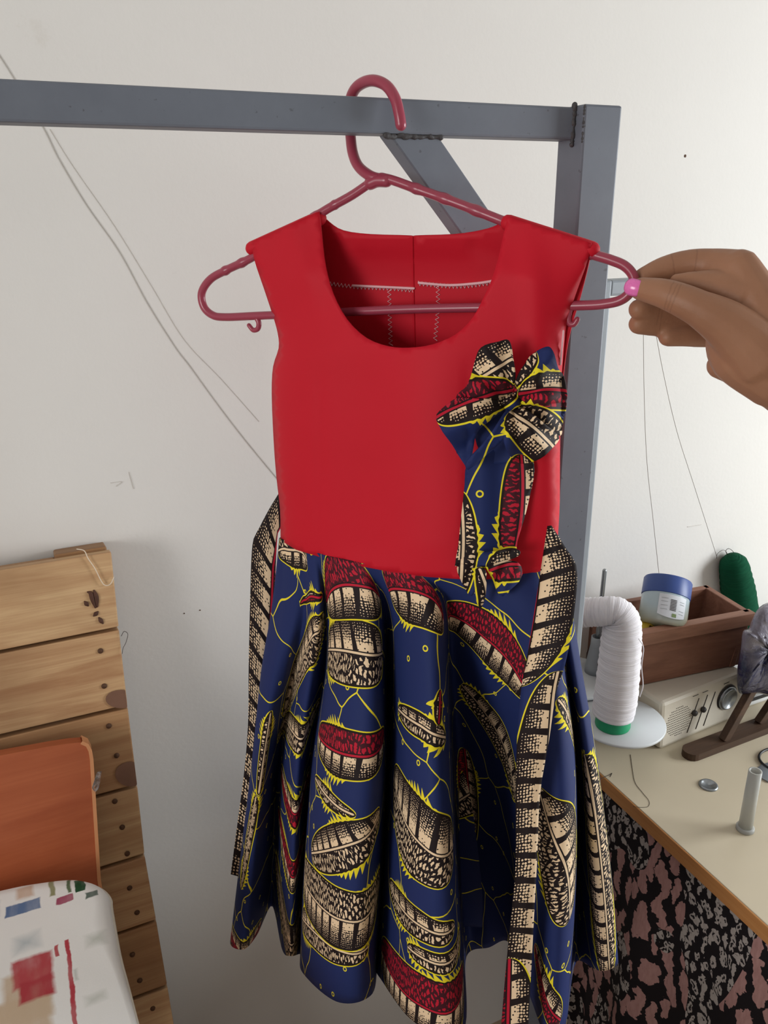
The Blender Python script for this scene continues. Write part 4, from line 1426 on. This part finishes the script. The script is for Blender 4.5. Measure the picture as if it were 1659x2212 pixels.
# fabric scraps under the jar
SCRAP = plain('dark_scraps', srgb(72, 52, 48), .9, .1, var=.3, scale=60)
V = []
for i in range(15):
    for k in range(9):
        a, b = .085 + i * .0115, .016 + k * (bd - .03) / 8
        edge_ = min(1, i / 3) * min(1, (14 - i) / 2 + .3)
        V.append(B_(a, b, BZ + .0075 + (jc[2] - BZ - .030) * edge_ * (.75 + .25 * math.sin(i * 1.3 + k * 2.1))))
V2 = [np.array((p[0], p[1], BZ + .0072)) for p in V]
ns_ = len(V)
Fc = [(i * 9 + k, i * 9 + k + 1, (i + 1) * 9 + k + 1, (i + 1) * 9 + k) for i in range(14) for k in range(8)]
ring_ = [i * 9 for i in range(15)] + [14 * 9 + k for k in range(1, 9)] + [i * 9 + 8 for i in range(13, -1, -1)] + [k for k in range(7, 0, -1)]
Fc += [(ring_[i], ring_[(i + 1) % len(ring_)], ns_ + ring_[(i + 1) % len(ring_)], ns_ + ring_[i]) for i in range(len(ring_))]
tag(mesh('fabric_scraps', V + V2, Fc, SCRAP, None), 'heap of dark fabric scraps inside the brown wooden box', 'fabric')


def jar_patch(name, a0, a1, h0, h1, mat, out, parent, n=14, curve=0.):
    q = Vector((0, 0, 1)).rotation_difference(Vector(jax)).to_matrix()
    V = []
    for i in range(n + 1):
        a = a0 + (a1 - a0) * i / n
        for h in (h0 + curve * (2 * i / n - 1) ** 2, h1):
            V.append(Vector(jc) + q @ Vector(((jr + out) * math.cos(a), (jr + out) * math.sin(a), h * jh)))
    return mesh(name, V, [(2 * i, 2 * i + 2, 2 * i + 3, 2 * i + 1) for i in range(n)], mat, parent)


qi = Vector((0, 0, 1)).rotation_difference(Vector(jax)).to_matrix().transposed() @ Vector(CAM - jc)
a_c = math.atan2(qi.y, qi.x)
lb = jar_patch('label', a_c - .25, a_c + .95, .10, .58, LABEL, .0008, jar, 16, .06)
for h in np.arange(.26, .50, .03):
    jar_patch('barcode_bar', a_c + .22, a_c + .48, h, h + .015, DARKP, .0013, jar, 4)
for h in (.22, .28, .42, .47):
    jar_patch('print_line', a_c + .62, a_c + .85, h, h + .008, GREYP, .0013, jar, 4)
for h in (.26, .34, .42, .49):
    jar_patch('print_line', a_c - .15, a_c + .12, h, h + .008, GREYP, .0013, jar, 4)
jar_patch('green_mark', a_c + .34, a_c + .52, .13, .20, plain('green_mark', srgb(120, 140, 90), .5), .0013, jar, 4)
# small clear cup and yellow scrap beside the jar
cpz = B_(.222, bd * .62, RIMZ - .05)
cup = lathe('plastic_cup', [(.018, 0), (.0185, .002), (.024, .052), (.025, .054), (.0235, .053), (.0175, .003), (0, .003)], cpz, CLEAR, None, 32)
tag(cup, 'small clear plastic cup beside the jar in the brown box', 'cup')
YEL = plain('yellow_scrap', srgb(206, 176, 60), .5)
yp = [B_(.17 + .010 * i, .030 + .004 * math.sin(i * 2), RIMZ - .012 + .006 * math.sin(i * 1.7)) for i in range(6)]
yo = ribbon_pts = []
V = []
for p in yp:
    V += [p + np.array((0, -.006, 0)), p + np.array((0, .012, .004)), ]
ys = mesh('yellow_wrapper', V + [B_(.19, .03, RIMZ - .045), B_(.22, .045, RIMZ - .045)], [(2 * i, 2 * i + 2, 2 * i + 3, 2 * i + 1) for i in range(5)] + [(0, 12, 13, 1), (12, 10, 11, 13)], YEL, None)
solid(ys, .0008)
tag(ys, 'crumpled yellow wrapper in the brown box beside the jar', 'wrapper')

# green yarn
t = NT('green_yarn', .85, .1)
uv = t.coord('UV')
wn = t.noise(t.mapping(uv, rot=(0, 0, .05), scale=(6, 120, 1)), 1., 3)
t.bump(wn, .9, .003)
YARN = t.col(t.mix(wn, srgb(10, 54, 38), srgb(20, 88, 60)))
yc = ony(1600, 1310, WALL - .024)
yt = ony(1584, 1212, WALL - .024)
dirn = (yt - yc) / (yt[2] - yc[2])
P = [yc + dirn * (z - yc[2]) for z in np.linspace(TABLE + .014, yt[2] - .012, 26)]
ysc = np.linalg.norm(ony(1650, 1250, WALL - .024) - ony(1550, 1250, WALL - .024)) / 100
rr = [ysc * 25 * (1 if i < 17 else 1 - .16 * (i - 17) / 9) + .0007 * math.sin(i * 2.9) for i in range(26)]
rr[0] *= .9
yr = thing('yarn_cone', 'dark green cone of yarn leaning on the wall behind the brown box', 'yarn', (P[0][0], P[0][1], TABLE))
V, Fc = tube_geo(P, rr, 28, True)
ng = len(V) // 28
mesh('yarn_winding', V, Fc, YARN, yr, True, [(k / 28., i / ng) for i in range(ng) for k in range(28)])
tube('loose_end', spline([ony(x, y, WALL - .012) for x, y in ((1578, 1210), (1568, 1192), (1574, 1185), (1584, 1192), (1590, 1206), (1582, 1212))], 6), .0005, THREADK, yr, 6)
tube('loose_end', spline([ony(x, y, WALL - .006) for x, y in ((1548, 1206), (1550, 1196), (1562, 1188), (1570, 1194), (1574, 1206))], 6), .0004, THREADK, yr, 6)

# white machine bed behind, wooden stand with plastic bag
MACH = plain('white_enamel', srgb(224, 226, 226), .3, .5, var=.02)
m0, m1 = onz(1592, 1605, TABLE), onz(1659, 1583, TABLE)
ma_ = math.atan2(.06, 1)
mb = thing('sewing_machine_bed', 'white enamel sewing machine bed with a black stripe behind the wooden stand', 'sewing machine', (m0[0] + .25, m0[1] + .09, TABLE))
mx = r1[0] + .026
my = r1[1] + .012
box('bed_case', (mx, my, TABLE), (mx + .42, my + .115, TABLE + .045), MACH, mb, .006)
box('black_stripe', (mx + .002, my - .0012, TABLE + .012), (mx + .418, my + .001, TABLE + .018), BLACKP, mb, 0)
lathe('bobbin_cover', [(.03, .0448), (.03, .048), (.026, .0495), (0, .0495)], (mx + .05, my + .05, TABLE), WHITEP, mb, 32)

DKW = wood('dark_wood', srgb(84, 62, 46), srgb(58, 42, 32), 'X', 1., .55)
sa, sb_ = onz(1478, 1638, TABLE), onz(1668, 1566, TABLE)
sd = nrm(sb_ - sa); sn_ = np.array((-sd[1], sd[0], 0))
ws = thing('wooden_stand', 'dark wooden A-shaped stand with a flat foot bar holding a plastic bag', 'stand', (sa + sd * .12))
foot = []
Lf = .30
hw = .0145
for a in np.linspace(math.pi / 2, 3 * math.pi / 2, 9):
    foot.append(sa + sd * (hw + hw * math.cos(a)) + sn_ * hw * math.sin(a))
foot.append(sa + sd * Lf - sn_ * hw)
foot.append(sa + sd * Lf + sn_ * hw)
nf = len(foot)
V = [p + np.array((0, 0, .0002)) for p in foot] + [p + np.array((0, 0, .012)) for p in foot]
o = mesh('foot_bar', V, [tuple(range(nf))[::-1], tuple(range(nf, 2 * nf))] + [(i, (i + 1) % nf, nf + (i + 1) % nf, nf + i) for i in range(nf)], DKW, ws, False)
bm = bmesh.new(); bm.from_mesh(o.data); bmesh.ops.recalc_face_normals(bm, faces=bm.faces); bm.to_mesh(o.data); bm.free()


def strut(pa, pb, w, d, mat):
    pa, pb = np.array(pa), np.array(pb)
    T = nrm(pb - pa)
    s_ = nrm(np.cross(T, sn_)) * w / 2
    e_ = sn_ * d / 2
    hexa('upright', [pa - s_ - e_, pa + s_ - e_, pa + s_ + e_, pa - s_ + e_, pb - s_ - e_, pb + s_ - e_, pb + s_ + e_, pb - s_ + e_], mat, ws, .001)


spl = lambda px, py, k=0.: on(px, py, sa + sn_ * k, sn_)
s1a, s1b = spl(1562, 1604, -.004), spl(1624, 1490, -.004)
s2a, s2b = spl(1634, 1588, .004), spl(1690, 1490, .004)
dlt = s1b - s1a
strut(s1a + np.array((0, 0, .012 - s1a[2] + TABLE - .001)) * np.array((0, 0, 1)), s1b + dlt * .4, .0135, .012, DKW)
strut(s2a + np.array((0, 0, .012 - s2a[2] + TABLE - .001)) * np.array((0, 0, 1)), s2b + (s2b - s2a) * .4, .0135, .012, DKW)

t = NT('blue_plastic_bag', .25, .5)
co = t.coord()
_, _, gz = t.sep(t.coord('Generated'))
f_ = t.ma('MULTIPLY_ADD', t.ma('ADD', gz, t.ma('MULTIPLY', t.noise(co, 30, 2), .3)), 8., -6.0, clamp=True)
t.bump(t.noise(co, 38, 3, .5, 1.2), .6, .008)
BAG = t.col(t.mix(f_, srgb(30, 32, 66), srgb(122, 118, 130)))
bo = [(1668, 1300), (1640, 1312), (1624, 1340), (1617, 1358), (1605, 1364), (1600, 1400), (1592, 1450), (1594, 1490), (1606, 1500), (1640, 1498), (1680, 1506), (1720, 1490), (1735, 1420), (1725, 1350), (1700, 1310)]
bo = [tuple(p) for p in spline(bo, 3, True)]
bcx, bcy = 1665, 1405
V, Fc = [], []
nb = len(bo)
base_off = .004
rings = [(1., 0.), (.97, .4), (.85, .7), (.62, .9), (.34, .98), (.1, 1.)]
layers = [(s, -h) for s, h in rings[::-1]] + [(s, h) for s, h in rings[1:]]
for li, (s, h) in enumerate(layers):
    for k, (x, y) in enumerate(bo):
        px_, py_ = bcx + (x - bcx) * s, bcy + (y - bcy) * s
        wrk = .006 * math.sin(k * .9 + li) * math.sin(k * .37 + 2 * li) * (1 - s * .6)
        V.append(spl(px_, py_, base_off + h * .038 + wrk))
for i in range(len(layers) - 1):
    for k in range(nb):
        k2 = (k + 1) % nb
        Fc.append((i * nb + k, i * nb + k2, (i + 1) * nb + k2, (i + 1) * nb + k))
Fc.append(tuple(range(nb))[::-1]); Fc.append(tuple((len(layers) - 1) * nb + k for k in range(nb)))
bag = mesh('plastic_bag', V, Fc, BAG, None)
bm = bmesh.new(); bm.from_mesh(bag.data); bmesh.ops.recalc_face_normals(bm, faces=bm.faces); bm.to_mesh(bag.data); bm.free()
tag(bag, 'crumpled dark blue plastic bag draped over the wooden stand', 'bag')

# small things on the table top
ec = onz(1530, 1697, TABLE)
es = np.linalg.norm(onz(1551, 1697, TABLE) - onz(1510, 1697, TABLE)) / 2
ey = lathe('metal_eyelet', [(es * .99, .0), (es, .001), (es * .9, .0026), (es * .72, .0024), (es * .66, .001), (0, .0008)], ec, CHROME, None, 32)
tag(ey, 'flat round metal eyelet lying on the cream table top', 'eyelet')
t = NT('frosted_tube', .3, .5)
t.b.inputs['Transmission Weight'].default_value = .55
t.b.inputs['IOR'].default_value = 1.25
FROST = t.col(srgb(226, 226, 220))
tc = onz(1609, 1792, TABLE)
tz = on(1620, 1662, tc, (tc - CAM) * np.array((1, 1, 0)))[2] - TABLE
ts_ = np.linalg.norm(onz(1630, 1785, TABLE) - onz(1590, 1785, TABLE)) / 40
fb_ = thing('plastic_bobbin_tube', 'clear frosted plastic tube with a flanged foot standing on the table', 'tube', tc)
lathe('tube_body', [(14.5 * ts_, .0062), (13.5 * ts_, tz), (10.5 * ts_, tz), (10.5 * ts_, .0065), (0, .0062)], tc, FROST, fb_, 28)
lathe('flange', [(17 * ts_, 0), (19 * ts_, .001), (19 * ts_, .005), (17 * ts_, .0064), (0, .0064)], tc, FROST, fb_, 28)
pp = [onz(x, y, TABLE + .0012) for x, y in ((1633, 1662), (1645, 1652), (1672, 1645), (1690, 1690), (1660, 1690), (1642, 1680))]
V = [p for p in pp] + [p + np.array((0, 0, .0022)) for p in pp]
V = [p - np.array((0, 0, .0010)) for p in V]
o = mesh('metal_plate', V, [tuple(range(6)), tuple(range(6, 12))[::-1]] + [(i, (i + 1) % 6, 6 + (i + 1) % 6, 6 + i) for i in range(6)], CHROME, None, False)
bm = bmesh.new(); bm.from_mesh(o.data); bmesh.ops.recalc_face_normals(bm, faces=bm.faces); bm.to_mesh(o.data); bm.free()
tag(o, 'small flat steel plate lying on the table near the plastic tube', 'metal plate')
wl_ = spline([onz(x, y, TABLE + .0022) for x, y in ((1675, 1668), (1650, 1652), (1640, 1638), (1644, 1626), (1660, 1618), (1690, 1612))], 6)
tag(tube('wire_loop', wl_, .0020, BLACKP, None, 8), 'bent dark wire loop lying on the table beside the steel plate', 'wire')
tag(tube('thread_strand', spline([onz(x, y, TABLE + .0004) for x, y in ((1362, 1630), (1366, 1660), (1372, 1690), (1388, 1712), (1402, 1730), (1400, 1742), (1385, 1744), (1368, 1742))], 6), .00028, THREADK, None, 6), 'fine dark thread curling across the cream table top', 'thread')
tag(tube('thread_strand', spline([onz(x, y, TABLE + .0004) for x, y in ((1296, 1684), (1306, 1678), (1316, 1674), (1322, 1670), (1318, 1678))], 4), .0004, THREADK, None, 6), 'short dark thread end at the table edge by the skirt', 'thread')
